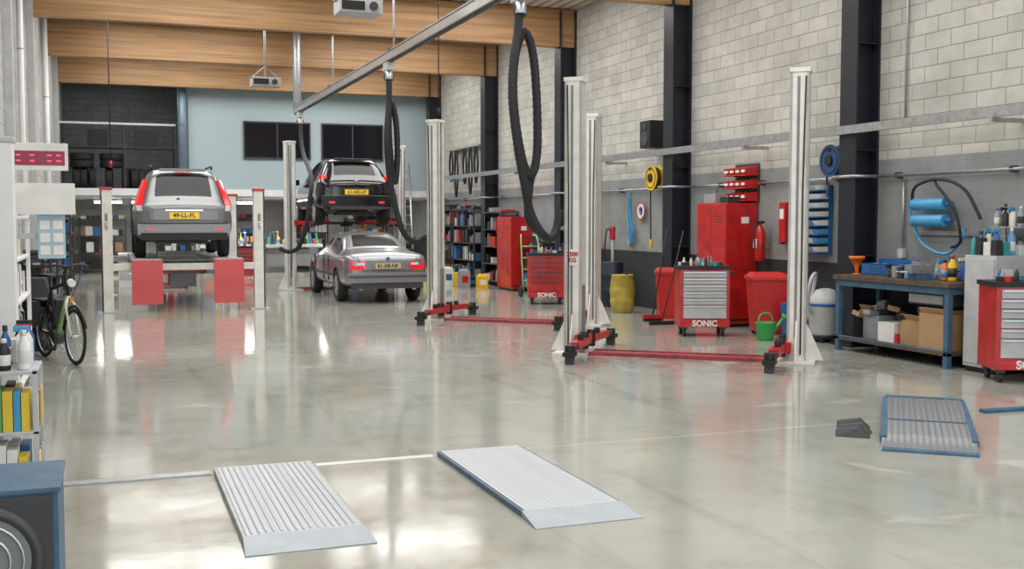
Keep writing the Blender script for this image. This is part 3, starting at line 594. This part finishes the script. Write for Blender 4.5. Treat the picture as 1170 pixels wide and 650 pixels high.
# ---------------------------------------------------------------- workbench
WBR=root('workbench')
b=MB('frame_and_vise',parent=WBR); x0,x1,y0,y1=8.85,9.56,9.68,11.7
b.bb(x0-.03,y0-.03,.92,x1,y1+.03,.98,WOODT); b.bb(x0,y0,.84,x1,y1,.92,BLUD)
for x in (x0+.035,x1-.035):
    for y in (y0+.035,y1-.035): b.bb(x-.035,y-.035,0,x+.035,y+.035,.84,BLUD); b.bb(x-.05,y-.05,0,x+.05,y+.05,.012,BLUD)
b.bb(x0,y0,.14,x1,y1,.18,WOODT); b.bb(x0,y0,.18,x0+.03,y1,.2,BLUD)
b.bb(x0+.02,10.2,.98,x0+.22,10.36,1.06,BLUD); b.bb(x0-.06,10.22,1.06,x0+.28,10.34,1.16,MGREY); b.bb(x0+.06,10.2,1.1,x0+.09,10.36,1.2,MGREY); b.cyl((x0-.16,10.28,1.08),(x0-.06,10.28,1.08),.015,CHROME,8); b.cyl((x0-.15,10.18,1.08),(x0-.15,10.38,1.08),.008,CHROME,6)
b.bb(x0+.05,y0+.1,.70,x1-.03,y0+.7,.84,DGREY); b.bb(x0+.03,y0+.12,.72,x0+.05,y0+.68,.82,MGREY)
b.finish(.004)
b=MB('cardboard_boxes',parent=WBR)
for (x,y,w,d,h,m) in ((9.12,9.98,.46,.42,.42,CARD),(9.2,10.45,.42,.36,.30,CARD),(9.15,10.86,.36,.3,.24,PAPER),(9.2,11.22,.34,.3,.30,CLUT[7]),(9.02,10.66,.14,.04,.12,CLUT[1]),(8.98,11.5,.16,.2,.26,BLK),(9.3,11.5,.3,.2,.34,CARD)):
    b.bb(x-w/2,y-d/2,.182,x+w/2,y+d/2,.182+h,m)
    if m is CARD:
        b.box((x-w/2+.02,y,.182+h+.03),(.01,d,.09),CARD,(0,-30,0)); b.box((x,y-d/2+.01,.182+h+.02),(w,.01,.07),CARD,(35,0,0))
for i in range(14):
    x=random.uniform(8.98,9.4); y=random.uniform(10.4,11.45); b.box((x,y,.47+random.random()*.12),(.2,.12,.06),random.choice([PAPER,BLK,CLUT[8],CLUT[7],CARD]),(random.uniform(-20,20),random.uniform(-20,20),random.uniform(0,90)))
b.finish(.003)
def bottle(b,x,y,z,m,h=.22,r=.035,cap=None):
    b.lathe([(r*.95,0),(r,.01),(r,h*.65),(r*.45,h*.8),(r*.4,h*.86)],(x,y,z),(0,0,1),m,12); b.cyl((x,y,z+h*.86),(x,y,z+h),r*.45,cap or random.choice(SPR),10)
    b.lathe([(r*1.015,h*.15),(r*1.015,h*.5)],(x,y,z),(0,0,1),random.choice(SPR),12)
def trigger(b,x,y,z,m,h=.28,r=.038):
    b.lathe([(r*.95,0),(r,.01),(r,h*.6),(r*.4,h*.78)],(x,y,z),(0,0,1),m,12); b.box((x-.02,y,z+h*.9),(.09,.03,.035),random.choice([RED,PAPER,BLK,BLUL])); b.cyl((x,y,z+h*.76),(x,y,z+h*.88),r*.3,BLK,8); b.box((x-.045,y,z+h*.82),(.01,.015,.05),BLK,(0,20,0))
def clutter(name,x0,x1,y0,y1,z,n,hmin=.1,hmax=.28,mats=CLUT,cell=.1):
    b=MB(name); 
    nx=max(1,int((x1-x0)/cell)); ny=max(1,int((y1-y0)/cell)); cells=[(i,j) for i in range(nx) for j in range(ny)]; random.shuffle(cells)
    for (i,j) in cells[:n]:
        x=x0+(i+.5)*(x1-x0)/nx; y=y0+(j+.5)*(y1-y0)/ny; h=random.uniform(hmin,hmax); m=random.choice(mats); q=random.random()
        if q<.45: bottle(b,x,y,z,m,h,random.uniform(.026,.04))
        elif q<.7: trigger(b,x,y,z,m,h)
        else: b.box((x,y,z+h*.3),(.085,.085,h*.6),m,(0,0,random.uniform(-15,15)))
    return b.finish(.003)
clutter('bench_tools',8.95,9.5,10.45,10.9,.985,20,.06,.24,SPR)
clutter('bench_tools',9.2,9.5,9.72,10.4,.985,18,.08,.28,SPR)
b=MB('bench_oil_bottle',(9.10,9.9,.985)); bottle(b,0,0,0,YEL,.3,.05,RED); bottle(b,.02,.14,0,ORG,.24,.045,BLK); b.finish(0)
b=MB('parts_tray',(9.38,11.3,.985)); b.bb(-.15,-.38,0,.15,.38,.03,BLUE); b.bb(-.15,-.38,.03,-.13,.38,.12,BLUE); b.bb(.13,-.38,.03,.15,.38,.2,BLUE)
for i in range(5): b.bb(-.15,-.38+i*.185,.03,.15,-.365+i*.185,.14,BLUE)
for i in range(12): b.box((random.uniform(-.08,.08),-.28+.185*(i//3)+random.uniform(-.03,.03),.06+.03*(i%3)),(.06,.05,.04),random.choice(SPR),(0,0,random.uniform(0,90)))
b.finish(.003)
b=MB('funnel',(8.98,11.45,.985)); b.lathe([(.09,.2),(.1,.22),(.1,.24),(.03,.1),(.02,0)],(0,0,0),(0,0,1),ORG,16); b.lathe([(.05,0),(.05,.02)],(0,0,0),(0,0,1),ORG,16); b.finish(0)
b=MB('grey_cabinet',(0,0,0)); b.bb(8.98,9.12,.06,9.56,9.58,1.3,LGREY); b.bb(9.0,9.15,0,9.54,9.55,.06,BLK); b.bb(8.965,9.14,.1,8.98,9.56,1.26,LGREY); b.bb(8.95,9.2,.7,8.965,9.22,.85,CHROME)
for z in (.4,.8): b.bb(8.99,9.112,z,9.55,9.12,z+.01,DGREY)
for y in (9.13,9.55): b.bb(9.52,y,1.3,9.55,y+.02,1.72,STEEL)
b.bb(9.3,9.12,1.6,9.56,9.58,1.615,STEEL); b.bb(9.0,9.105,.85,9.2,9.112,1.15,PAPER)
b.finish(.006)
clutter('spray_cans',8.99,9.3,9.13,9.57,1.302,14,.2,.34,SPR,.09)
clutter('spray_cans',9.31,9.54,9.13,9.57,1.302,8,.18,.27,SPR,.09)
clutter('spray_cans',9.31,9.54,9.13,9.57,1.617,8,.18,.26,SPR,.09)
# ---------------------------------------------------------------- wall mounted things
OFF=(-.012,0,0)
def reel(name,y,z,r,m,frame=BLK,hl=1.0):
    b=MB(name,OFF); x=9.42
    b.bb(9.56,y-.08,z-.1,9.6,y+.08,z+.1,frame); b.bb(9.3,y-.03,z+r*.6,9.6,y+.03,z+r*.6+.03,frame)
    b.lathe([(r,-.1),(r*1.02,-.09),(r,-.08),(r*.7,-.08),(r*.7,.06),(r,.06),(r,.08)],(x,y,z),(1,0,0),m,28); b.lathe([(r*.34,-.13),(r*.36,-.1)],(x,y,z),(1,0,0),frame,16)
    b.torus((x,y,z),(1,0,0),r*.74,.03,BLK,24,8); b.torus((x-.1,y,z),(1,0,0),r*.8,.01,frame,24,6)
    b.tube([(x,y+r*.74,z),(x,y+r*.8,z-.3),(x,y+r*.7,z-hl),(x-.0,y+r*.65,z-hl-.05)],.014,BLK,8); b.cyl((x,y+r*.65,z-hl-.2),(x,y+r*.65,z-hl-.03),.03,m,10)
    b.finish(.003)
reel('cable_reel',17.75,2.45,.23,YEL,hl=1.1)
reel('hose_reel',12.5,2.5,.22,mat('deep_blue_reel',(.02,.07,.2),.4),hl=.3)
b=MB('speaker_box',(9.40,17.9,3.25)); b.bb(-.14,-.2,-.25,.14,.2,.25,BLK); b.cyl((-.14,0,-.08),(-.155,0,-.08),.13,DGREY,20); b.cyl((-.14,0,.15),(-.155,0,.15),.06,DGREY,16); b.bb(.14,-.05,-.05,.188,.05,.05,STEEL); b.finish(.01)
b=MB('coiled_hose',(9.53,18.55,1.85)); 
for r in (.1,.13,.16): b.torus((0,0,0),(1,0,0),r,.015,PAPER if r<.16 else RED,24,6)
b.bb(-.03,-.03,.0,.06,.03,.06,BLUE); b.finish(0)
b=MB('air_hose_spiral'); b.tube([(9.46,18.95,2.2),(9.48,18.98,1.7),(9.46,18.9,1.45),(9.5,19.0,1.3),(9.5,18.85,1.4),(9.5,18.92,1.7),(9.48,18.95,2.1)],.022,BLUL,8); b.bb(9.46,18.85,1.25,9.54,18.95,1.5,BLUL); b.finish(0)
b=MB('parts_bin_rack',OFF)
for i,z in enumerate((2.0,2.2,2.4)):
    b.bb(9.35,14.62,z-.02,9.6,15.3,z,REDB)
    for k in range(4):
        y=14.64+k*.165; b.hex([(9.4,y,z),(9.58,y,z),(9.58,y+.145,z),(9.4,y+.145,z),(9.34,y,z+.1),(9.58,y,z+.13),(9.58,y+.145,z+.13),(9.34,y+.145,z+.1)],REDB); b.bb(9.345,y+.03,z+.03,9.37,y+.12,z+.07,PAPER)
b.bb(9.58,14.62,1.97,9.6,15.3,2.58,DGREY); b.finish(.003)
b=MB('fire_extinguisher',(9.43,14.35,1.05)); b.lathe([(.07,0),(.085,.03),(.085,.45),(.05,.53),(.025,.55),(.025,.6)],(0,0,0),(0,0,1),RED,18); b.bb(-.03,-.08,.58,.03,.06,.62,BLK); b.tube([(-.02,0,.58),(-.12,-.02,.5),(-.11,-.03,.2)],.013,BLK,8); b.bb(-.05,-.02,.2,.16,.02,.24,STEEL); b.bb(-.09,-.05,.2,-.084,.05,.34,PAPER); b.finish(.003)
b=MB('fire_blanket_box',OFF); b.bb(9.5,13.78,1.35,9.6,13.94,1.95,RED); b.bb(9.49,13.81,1.7,9.5,13.91,1.85,PAPER); b.bb(9.48,13.83,1.32,9.55,13.89,1.35,BLK); b.finish(.008)
b=MB('louvre_panel_rack',OFF); b.bb(9.56,12.78,1.2,9.6,13.45,2.18,BLUE)
z=1.22
while z<2.1:
    b.bb(9.36,12.79,z,9.56,13.44,z+.015,BLUE)
    for k in range(5):
        y=12.80+k*.13; b.hex([(9.4,y,z+.015),(9.55,y,z+.015),(9.55,y+.12,z+.015),(9.4,y+.12,z+.015),(9.36,y,z+.08),(9.55,y,z+.09),(9.55,y+.12,z+.09),(9.36,y+.12,z+.08)],random.choice([PAPER,LGREY,BLUL,CLUT[8],CLUT[7]]))
    z+=.125
b.finish(.002)
b=MB('air_filter_station',OFF); b.bb(9.57,10.0,1.5,9.6,11.1,1.56,STEEL)
for z in (1.68,1.88): b.cyl((9.45,10.4,z),(9.45,10.95,z),.075,BLUL,18); b.cyl((9.45,10.3,z),(9.45,11.0,z),.03,BLUE,10); b.bb(9.45,10.45,z-.03,9.6,10.5,z+.03,BLUE); b.bb(9.45,10.84,z-.03,9.6,10.9,z+.03,BLUE)
b.tube([(9.46,11.0,1.9),(9.42,10.9,2.1),(9.42,10.5,2.18),(9.44,10.1,2.05),(9.46,9.85,1.7)],.02,BLK,8)
b.tube([(9.52,10.3,1.65),(9.5,10.15,1.5),(9.48,10.4,1.28),(9.48,10.8,1.38),(9.5,11.0,1.62),(9.48,11.1,1.9)],.018,BLUL,8)
b.tube([(9.46,10.6,2.16),(9.4,10.5,2.1),(9.4,10.2,1.8),(9.45,10.15,1.45),(9.45,10.3,1.36)],.018,BLK,8)
b.finish(.002)
b=MB('workshop_vacuum',(9.30,12.52,0)); b.lathe([(.2,.08),(.22,.12),(.22,.5),(.23,.52),(.23,.56),(.2,.62),(.12,.72),(.05,.74)],(0,0,0),(0,0,1),LGREY,24)
for a in range(4): t=a*math.pi/2+.7; b.cyl((.2*math.cos(t)-.02,.2*math.sin(t),.05),(.2*math.cos(t)+.02,.2*math.sin(t),.05),.05,BLK,12)
b.lathe([(.22,.05),(.23,.1)],(0,0,0),(0,0,1),BLK,24); b.lathe([(.232,.5),(.235,.52),(.232,.54)],(0,0,0),(0,0,1),BLUE,24)
b.tube([(-.22,0,.4),(-.36,-.1,.55),(-.38,-.18,.85),(-.25,-.1,.95),(-.1,.1,.85),(-.15,.2,.3)],.026,LGREY,10); b.finish(0)
b=MB('blue_drip_tray'); b.taper((9.2,13.02,.0),(.3,.3),(.36,.36),.5,BLUE); b.finish(.01)
# ---------------------------------------------------------------- far right clutter shelves
def shelf_unit(name,x0,x1,y0,y1,h,n,m=DGREY,fill=.8,mats=CLUT,bot=False,top=.12):
    b=MB(name)
    for x in (x0,x1-.04):
        for y in (y0,y1-.04): b.bb(x,y,0,x+.04,y+.04,h,m)
    for i in range(n):
        z=.1+i*(h-.15)/(n-1); b.bb(x0,y0,z,x1,y1,z+.03,m)
        y=y0+.06; gap=(h-.15)/(n-1)-.06 if i<n-1 else top
        while y<y1-.12:
            w=random.uniform(.08,.2); hh=random.uniform(.4,.95)*gap
            if random.random()<fill:
                mm=random.choice(mats)
                if bot and random.random()<.6: bottle(b,x1-.1,y+.05,z+.03,mm,min(hh,.3),.04); bottle(b,x1-.25,y+.05,z+.03,random.choice(mats),min(hh,.3),.04)
                else: b.bb(x0+random.uniform(.02,.1),y,z+.03,x1-.05,min(y+w,y1-.05),z+.03+hh,mm)
            y+=w+.02
    return b.finish(.004)
dk=[CLUT[4],CLUT[4],CLUT[4],CLUT[7],CLUT[7],CLUT[2],CLUT[0],CLUT[1],BLK]
shelf_unit('storage_shelf',9.1,9.55,25.2,26.7,1.9,5,mats=dk)
shelf_unit('storage_shelf',9.1,9.55,27.4,29.3,2.0,5,mats=dk)
shelf_unit('storage_shelf',9.1,9.55,29.5,31.5,2.05,5,mats=dk)
shelf_unit('storage_shelf',9.05,9.55,20.6,21.6,1.5,4,mats=dk+CLUT)
shelf_unit('storage_shelf',9.05,9.55,22.4,23.7,1.1,3,mats=dk+CLUT)
b=MB('jerry_cans'); cm=[YEL,CLUT[7],BLK,YEL,GRN,PAPER,BLK,YEL,CLUT[2],BLK,CLUT[5],CLUT[3],BLK]
for i in range(13):
    x=8.55-.05*(i%3)-.32*(i%2); y=25.1+i*.3
    m=cm[i]; hh=[.3,.34,.24,.42][(i*3)%4]
    if i%4==3:
        b.lathe([(.13,0),(.14,.01),(.14,hh),(.13,hh+.01)],(x,y,0),(0,0,1),m,16); b.cyl((x,y,hh),(x,y,hh+.04),.03,BLK)
    else:
        b.bb(x-.13,y-.1,0,x+.13,y+.1,hh,m); b.taper((x,y,hh),(.24,.18),(.1,.08),.06,m); b.cyl((x,y,hh+.06),(x,y,hh+.1),.03,BLK); b.bb(x-.08,y-.102,hh*.3,x+.08,y-.1,hh*.7,[PAPER,RED,BLUE][i%3])
b.finish(.01)
b=MB('battery_charger_cart',(7.75,29.8,0)); b.bb(-.35,-.3,.1,.35,.3,.85,BLK); b.bb(-.3,-.32,.45,.3,-.3,.8,DGREY); b.bb(-.25,-.325,.55,-.05,-.32,.7,PAPER)
for x in (-.28,.28): b.cyl((x-.03,-.2,.07),(x+.03,-.2,.07),.07,BLK); b.cyl((x-.03,.2,.07),(x+.03,.2,.07),.07,BLK)
b.tube([(-.3,.3,.85),(-.3,.35,1.05),(.3,.35,1.05),(.3,.3,.85)],.02,BLK,8,res=1); b.finish(.008)
b=MB('green_hand_truck',(8.65,22.0,0)); 
for s in (-.2,.2): b.tube([(s,0,.12),(s,.15,1.2),(s*.7,.3,1.35)],.018,LGRN,8,res=3); b.cyl((s*1.2-.02,.06,.12),(s*1.2+.02,.06,.12),.12,BLK,18)
for z in (.35,.6,.85,1.1): b.cyl((-.2,.14*z,z),(.2,.14*z,z),.014,LGRN,8)
b.bb(-.22,-.25,.01,.22,.02,.03,LGRN); b.finish(0)
b=MB('aluminium_ladder')
for s in (-.22,.22): b.tube([(8.3+s,31.3,0),(8.45+s,32.42,3.4)],.03,ALU,6,res=1)
for i in range(12): t=(i+.7)/12.6; b.cyl((8.08+.15*t,31.3+1.12*t,3.4*t),(8.52+.15*t,31.3+1.12*t,3.4*t),.018,ALU,8)
b.finish(0)
b=MB('hanging_belts',OFF)
for i,(y,l) in enumerate(((28.2,1.0),(28.7,1.3),(29.2,1.0),(30.0,1.35),(30.5,.9))):
    b.tube([(9.45,y,3.7),(9.44,y+.12,3.7-l*.5),(9.45,y,3.7-l),(9.46,y-.12,3.7-l*.5)],.03,BLK,6,closed=True)
b.bb(9.42,27.9,3.68,9.6,30.8,3.72,STEEL); b.finish(0)
# ---------------------------------------------------------------- mezzanine storage
def tyre_mesh(b,c,axis,r=.31,w=.2):
    b.lathe([(r*.6,-w/2),(r*.92,-w/2),(r,-w*.35),(r,w*.35),(r*.92,w/2),(r*.6,w/2),(r*.56,w*.3),(r*.56,-w*.3),(r*.6,-w/2)],c,axis,RUB,22,cap=False)
b=MB('tyre_rack')
x=XL+.25
for yy in (33.4,33.9): b.cyl((XL+.1,yy,2.55),(1.75,yy,2.55),.02,STEEL,8)
while x<1.7: 
    if random.random()<.7: tyre_mesh(b,(x,33.65,2.87),(1,random.uniform(-.1,.1),0))
    x+=.225
for x in (-.7,.1,): 
    for k in range(2): tyre_mesh(b,(x,33.65,3.28+k*.21),(0,0,1),.33,.2)
for x in (XL+.12,.45,1.85):
    for y in (33.25,34.05): b.bb(x-.02,y-.02,2.5,x+.02,y+.02,4.5,DGREY)
b.bb(XL+.02,33.2,4.4,1.87,33.24,4.46,PAPER)
b.bb(XL+.1,33.25,3.74,1.87,34.05,3.77,DGREY)
for (a,c,h) in ((-.55,.0,.5),(.75,1.4,.52)): b.bb(a,33.3,3.77,c,33.9,3.77+h,BLK)
b.bb(-1.1,33.35,3.77,-.7,33.9,3.95,DGREY)
b.finish(0)
b=MB('round_duct'); b.cyl((2.02,32.6,2.56),(2.02,32.6,6.24),.13,mat('duct_blue_grey',(.2,.27,.34),.4,metal=.3),20)
for z in (3.2,4.4,5.6): b.torus((2.02,32.6,z),(0,0,1),.13,.012,STEEL,20,6)
b.finish(0)
for (x,y,r) in ((XL+.09,26.3,.06),(XL+.08,19,.05)):
    b=MB('downpipe'); b.cyl((x,y,0),(x,y,6.2),r,WHITE2,12)
    for z in (1.2,2.8,4.4): b.torus((x,y,z),(0,0,1),r,.01,STEEL,12,6)
    b.finish(0)
LW=mat('pale_partition',(.50,.51,.50),.6)
b=MB('wall_partition'); b.bb(XL,37.6,0,XR,37.75,2.3,LW); b.finish(0)
for x in (.3,3.6,6.9):
    b=MB('ceiling_lamp'); b.bb(x-.75,33.9,2.22,x+.75,34.1,2.3,WHITE2)
    for y in (33.95,34.05): b.cyl((x-.7,y,2.19),(x+.7,y,2.19),.03,TUBE,10)
    b.finish(0)
for (x,y) in ((-.9,36.5),(1.4,36.5),(3.4,36.8),(5.6,36.8),(7.6,36.6)):
    b=MB('storage_shelf'); W_=1.4; hh=1.7+random.random()*.3
    for xx in (x,x+W_-.04):
        for yy in (y,y+.46): b.bb(xx,yy,0,xx+.04,yy+.04,hh,DGREY)
    for i in range(4):
        z=.1+i*(hh-.2)/3; b.bb(x,y,z,x+W_,y+.5,z+.03,DGREY); q=x+.05
        while q<x+W_-.15:
            w=random.uniform(.08,.22); k=random.uniform(.12,.36 if i<3 else .1); b.bb(q,y+.05,z+.03,min(q+w,x+W_-.05),y+.45,z+.03+k,random.choice([PAPER,RED,BLK,CLUT[7],CLUT[2],CARD,CLUT[0],BLK])); q+=w+.02
    b.finish(.004)
b=MB('work_counter'); b.bb(2.6,34.6,.8,6.4,35.2,.9,LGREY); 
for x in (2.65,4.5,6.3): b.bb(x,34.62,0,x+.06,34.68,.8,DGREY); b.bb(x,35.1,0,x+.06,35.16,.8,DGREY)
b.bb(2.75,34.7,0.2,4.4,35.1,.75,RED); b.bb(4.6,34.7,.2,6.2,35.1,.75,MGREY); b.finish(.004)
clutter('counter_clutter',2.7,6.3,34.65,35.15,.902,90,.12,.45)
tool_cart((3.35,28.6,0),0,.8,.5,1.0,draw=RED)
b=MB('transmission_jack',(1.4,28.0,0)); b.bb(-.4,-.3,.06,.4,.3,.12,RED); b.cyl((0,0,.1),(0,0,.6),.07,RED); b.bb(-.3,-.2,.6,.3,.2,.66,RED)
for x in (-.36,.36):
    for y in (-.26,.26): b.cyl((x-.02,y,.05),(x+.02,y,.05),.05,BLK,12)
b.finish(.005)
b=MB('white_drawer_unit'); b.bb(.2,30.2,0,.9,30.7,.8,WHITE2)
for z in (.1,.33,.56): b.bb(.23,30.18,z,.87,30.2,z+.2,LGREY); b.bb(.45,30.165,z+.14,.65,30.18,z+.16,CHROME)
b.finish(.005)
# ---------------------------------------------------------------- left side
shelf_unit('storage_shelf',-1.3,-.85,16.2,18.2,1.15,3,mats=[BLK,CLUT[4],CLUT[7]])
shelf_unit('storage_shelf',-1.3,-.95,22.7,25.8,2.0,5,mats=[BLK,CLUT[4],CLUT[7],PAPER,CLUT[2]])
shelf_unit('storage_shelf',-1.2,-.85,27.4,29.5,1.8,5,mats=dk)
b=MB('black_storage_crate',(-.98,15.45,0)); b.bb(-.33,-.35,0,.3,.4,.62,BLK)
for z in (.15,.3,.45): b.bb(-.31,-.36,z,.28,-.35,z+.03,DGREY)
b.bb(-.35,-.37,.62,.32,.42,.68,BLK); b.taper((0,0,.68),(.5,.6),(.35,.4),.25,BLK); b.finish(.01)
def bicycle(loc,rz):
    b=MB('bicycle',loc,rz)
    r=.33
    for cx in (0,-1.05):
        c=(cx,0,r); b.torus(c,(0,1,0),r-.02,.02,RUB,32,8); b.torus(c,(0,1,0),r-.045,.01,ALU,32,6); b.cyl((cx,-.05,r),(cx,.05,r),.02,ALU,10)
        for i in range(14): t=i*2*math.pi/14; b.cyl(c,(cx+math.cos(t)*(r-.05),0,r+math.sin(t)*(r-.05)),.0018,ALU,4)
        ff=[(cx+math.cos(t)*(r+.03),0,r+math.sin(t)*(r+.03)) for t in [D(a) for a in range(20,190,17)]]; b.tube(ff,.02,BLK,6,res=1)
    F=BLK; bbk=(-.62,0,.28); hd=(-.2,0,.80); hd2=(-.24,0,.95); seat=(-.78,0,.85)
    b.tube([hd,bbk],.028,LGRN,10,res=1); b.tube([hd2,seat],.02,F,10,res=1); b.tube([bbk,seat,(-.8,0,.98)],.02,F,10,res=1); b.tube([hd,hd2,(-.26,0,1.1)],.024,BLK,10,res=1)
    for s in (-.05,.05):
        b.tube([hd,(-.15,s,.70),(0,s,r)],.015,PAPER,8,res=1); b.tube([bbk,(-1.05,s,r)],.012,F,8,res=1); b.tube([seat,(-1.05,s,r)],.012,F,8,res=1)
        b.tube([(-1.05,s,r),(-1.2,s*1.6,.70)],.007,BLK,6,res=1)
    b.bb(-1.28,-.09,.70,-.86,.09,.72,BLK)
    for s in (-1,1): b.box((-1.07,s*.15,.55),(.34,.12,.3),BLK)
    b.tube([(-.26,0,1.10),(-.2,0,1.14),(-.22,.12,1.16),(-.3,.26,1.14),(-.42,.3,1.12)],.014,BLK,8); b.tube([(-.2,0,1.14),(-.22,-.12,1.16),(-.3,-.26,1.14),(-.42,-.3,1.12)],.014,BLK,8)
    for s in (-1,1): b.cyl((-.34,s*.275,1.135),(-.45,s*.305,1.12),.02,BLK,8); b.tube([(-.26,s*.2,1.15),(-.1,s*.1,1.0),(-.14,s*.03,.8)],.005,BLK,5)
    b.hex([(-.98,-.08,.99),(-.92,-.02,.99),(-.92,.02,.99),(-.98,.08,.99),(-.98,-.09,1.03),(-.68,-.02,1.02),(-.68,.02,1.02),(-.98,.09,1.03)],BLK)
    b.cyl((-.62,-.06,.28),(-.62,.06,.28),.09,DGREY,20); b.cyl((-.62,-.08,.28),(-.5,-.08,.18),.01,ALU,8); b.bb(-.54,-.16,.16,-.46,-.08,.19,BLK); b.cyl((-.62,.08,.28),(-.74,.08,.38),.01,ALU,8); b.bb(-.78,.08,.37,-.7,.16,.4,BLK)
    b.cyl((-.12,0,.96),(-.06,0,.95),.045,PAPER,12); b.tube([(-.7,.03,.25),(-.62,.16,.0)],.009,ALU,6,res=1)
    b.box((-.09,0,.76),(.03,.05,.05),ORG)
    b.finish(0)
bicycle((-.40,13.5,0),math.atan2(-.93,.36))
b=MB('wheel_alignment_console',(-.345,8.35,0))
b.bb(-.75,-.2,0,-.28,.3,.08,DGREY); b.bb(-.46,-.03,.08,-.38,.05,2.26,LGREY); b.bb(-.46,-.03,1.8,-.3,.0,1.88,LGREY); b.bb(-.46,-.03,2.1,-.25,.0,2.16,LGREY)
b.bb(-.30,-.08,2.04,.08,-.03,2.23,PAPER); b.bb(-.28,-.085,2.075,.06,-.08,2.175,mat('led_panel_maroon',(.30,.04,.09),.3))
for x in (-.24,-.15,-.04,.02): b.bb(x-.015,-.09,2.10,x+.015,-.085,2.11,LED); b.bb(x-.015,-.09,2.14,x+.015,-.085,2.15,LED)
b.bb(-.35,-.1,1.73,.12,-.03,1.95,PAPER)
# small control panel hung below the white board
b.bb(-.46,-.02,1.56,-.1,.0,1.60,LGREY); b.bb(-.13,-.05,1.42,.05,-.02,1.73,mat('pale_blue_panel',(.40,.55,.66),.5))
for i in range(3):
    b.bb(-.115,-.055,1.445+i*.09,-.05,-.05,1.51+i*.09,PAPER); b.bb(-.03,-.055,1.445+i*.09,.035,-.05,1.51+i*.09,PAPER)
b.finish(.005)
b=MB('white_post'); b.bb(-.70,7.85,0,-.585,7.97,2.22,WHITE2); b.bb(-.78,7.78,0,-.5,8.05,.03,LGREY); b.bb(-.71,7.84,2.2,-.575,7.98,2.24,LGREY); b.finish(.01)
b=MB('oil_filter_shelf')
for x in (-1.15,-.45): 
    for y in (6.95,7.45): b.bb(x,y,0,x+.03,y+.03,.8,LGREY)
for z in (.06,.42): 
    b.bb(-1.15,6.95,z,-.42,7.48,z+.02,LGREY)
    for yy in (6.97,7.2):
        x=-1.1
        while x<-.5:
            w=random.uniform(.03,.06); hh=random.uniform(.2,.3); b.bb(x,yy,z+.02,x+w,yy+.2,z+.02+hh,random.choice([PAPER,CLUT[3],BLUE,CLUT[8],BLK,PAPER,BLUL,BLK,CLUT[5]])); x+=w+.004
    for k in range(8): b.bb(-.425,6.99+k*.055,z+.02,-.419,7.03+k*.055,z+.24,random.choice([PAPER,CLUT[3],BLUE,BLK]))
b.bb(-1.15,6.95,.78,-.42,7.48,.8,LGREY); b.finish(.003)
clutter('oil_bottles',-1.1,-.44,6.98,7.46,.802,26,.14,.28,[PAPER,BLK,BLUE,CLUT[7],CLUT[0],BLK],.1)
wm=[PAPER,PAPER,BLUE,BLK,CLUT[7],CLUT[8],CLUT[9],CLUT[0],CLUT[1]]
shelf_unit('bottle_shelf',-1.3,-.72,8.9,9.75,1.5,4,m=WHITE2,mats=wm,bot=True,top=.25)
shelf_unit('bottle_shelf',-1.2,-.80,10.4,12.6,1.75,5,m=WHITE2,mats=wm,bot=True,top=.25)
b=MB('workshop_heater',(-.5,4.95,0)); b.bb(-.3,-.22,.06,.28,.3,.6,BLUD); b.bb(-.28,-.235,.08,.26,-.22,.58,DGREY); b.torus((0,-.24,.33),(0,1,0),.2,.025,DGREY,28,8); b.lathe([(.18,0),(.19,.02)],(0,-.25,.33),(0,1,0),MGREY,24)
for r in (.05,.1,.15): b.torus((0,-.255,.33),(0,1,0),r,.006,ALU,24,6)
b.bb(-.31,-.23,.59,.29,.31,.61,STBLUE)
for x in (-.24,.22):
    for y in (-.16,.24): b.cyl((x-.02,y,.03),(x+.02,y,.03),.03,BLK,12)
b.finish(.006)
# ---------------------------------------------------------------- lights
def area(name,loc,rot,sx,sy,e,c=(1,1,1)):
    l=bpy.data.lights.new(name,'AREA'); l.shape='RECTANGLE'; l.size=sx; l.size_y=sy; l.energy=e; l.color=c
    o=bpy.data.objects.new(name,l); o.location=loc; o.rotation_euler=rot; col.objects.link(o); return o
for Y in (0,4.5,9.5,14.5,19.5,24.5,29.6):
    for X in (1.6,6.6):
        area('bay_fill_light',(X,Y,6.2),(0,0,0),3.6,3.2,155 if Y<12 else (180 if Y<22 else 205),(1,.99,.965))  # added area lights under the closed ceiling, stronger in the rear bays
area('mezzanine_lamp',(.3,35.5,6.0),(0,0,0),1.5,1.5,26)
for X in (.3,3.6,6.9): area('tube_lamp',(X,34,2.14),(0,0,0),1.4,.1,50,(1,.97,.9))
w=bpy.data.worlds.new('World'); scene.world=w; w.use_nodes=True
w.node_tree.nodes['Background'].inputs[0].default_value=(.88,.94,1,1); w.node_tree.nodes['Background'].inputs[1].default_value=2.2
p=area('door_portal',((XL+XR)/2,YF-.1,2.3),(D(90),0,0),XR-XL,4.6,1); p.data.cycles.is_portal=True
# ---------------------------------------------------------------- camera
cd=bpy.data.cameras.new('camera'); cam=bpy.data.objects.new('camera',cd); col.objects.link(cam)
cam.location=(0,0,1.7); cam.rotation_euler=(D(90-3.47),0,D(-20.4)); cd.sensor_width=36; cd.lens=38.0; cd.clip_end=200
scene.camera=cam
scene.view_settings.view_transform='Standard'
scene.view_settings.exposure=0
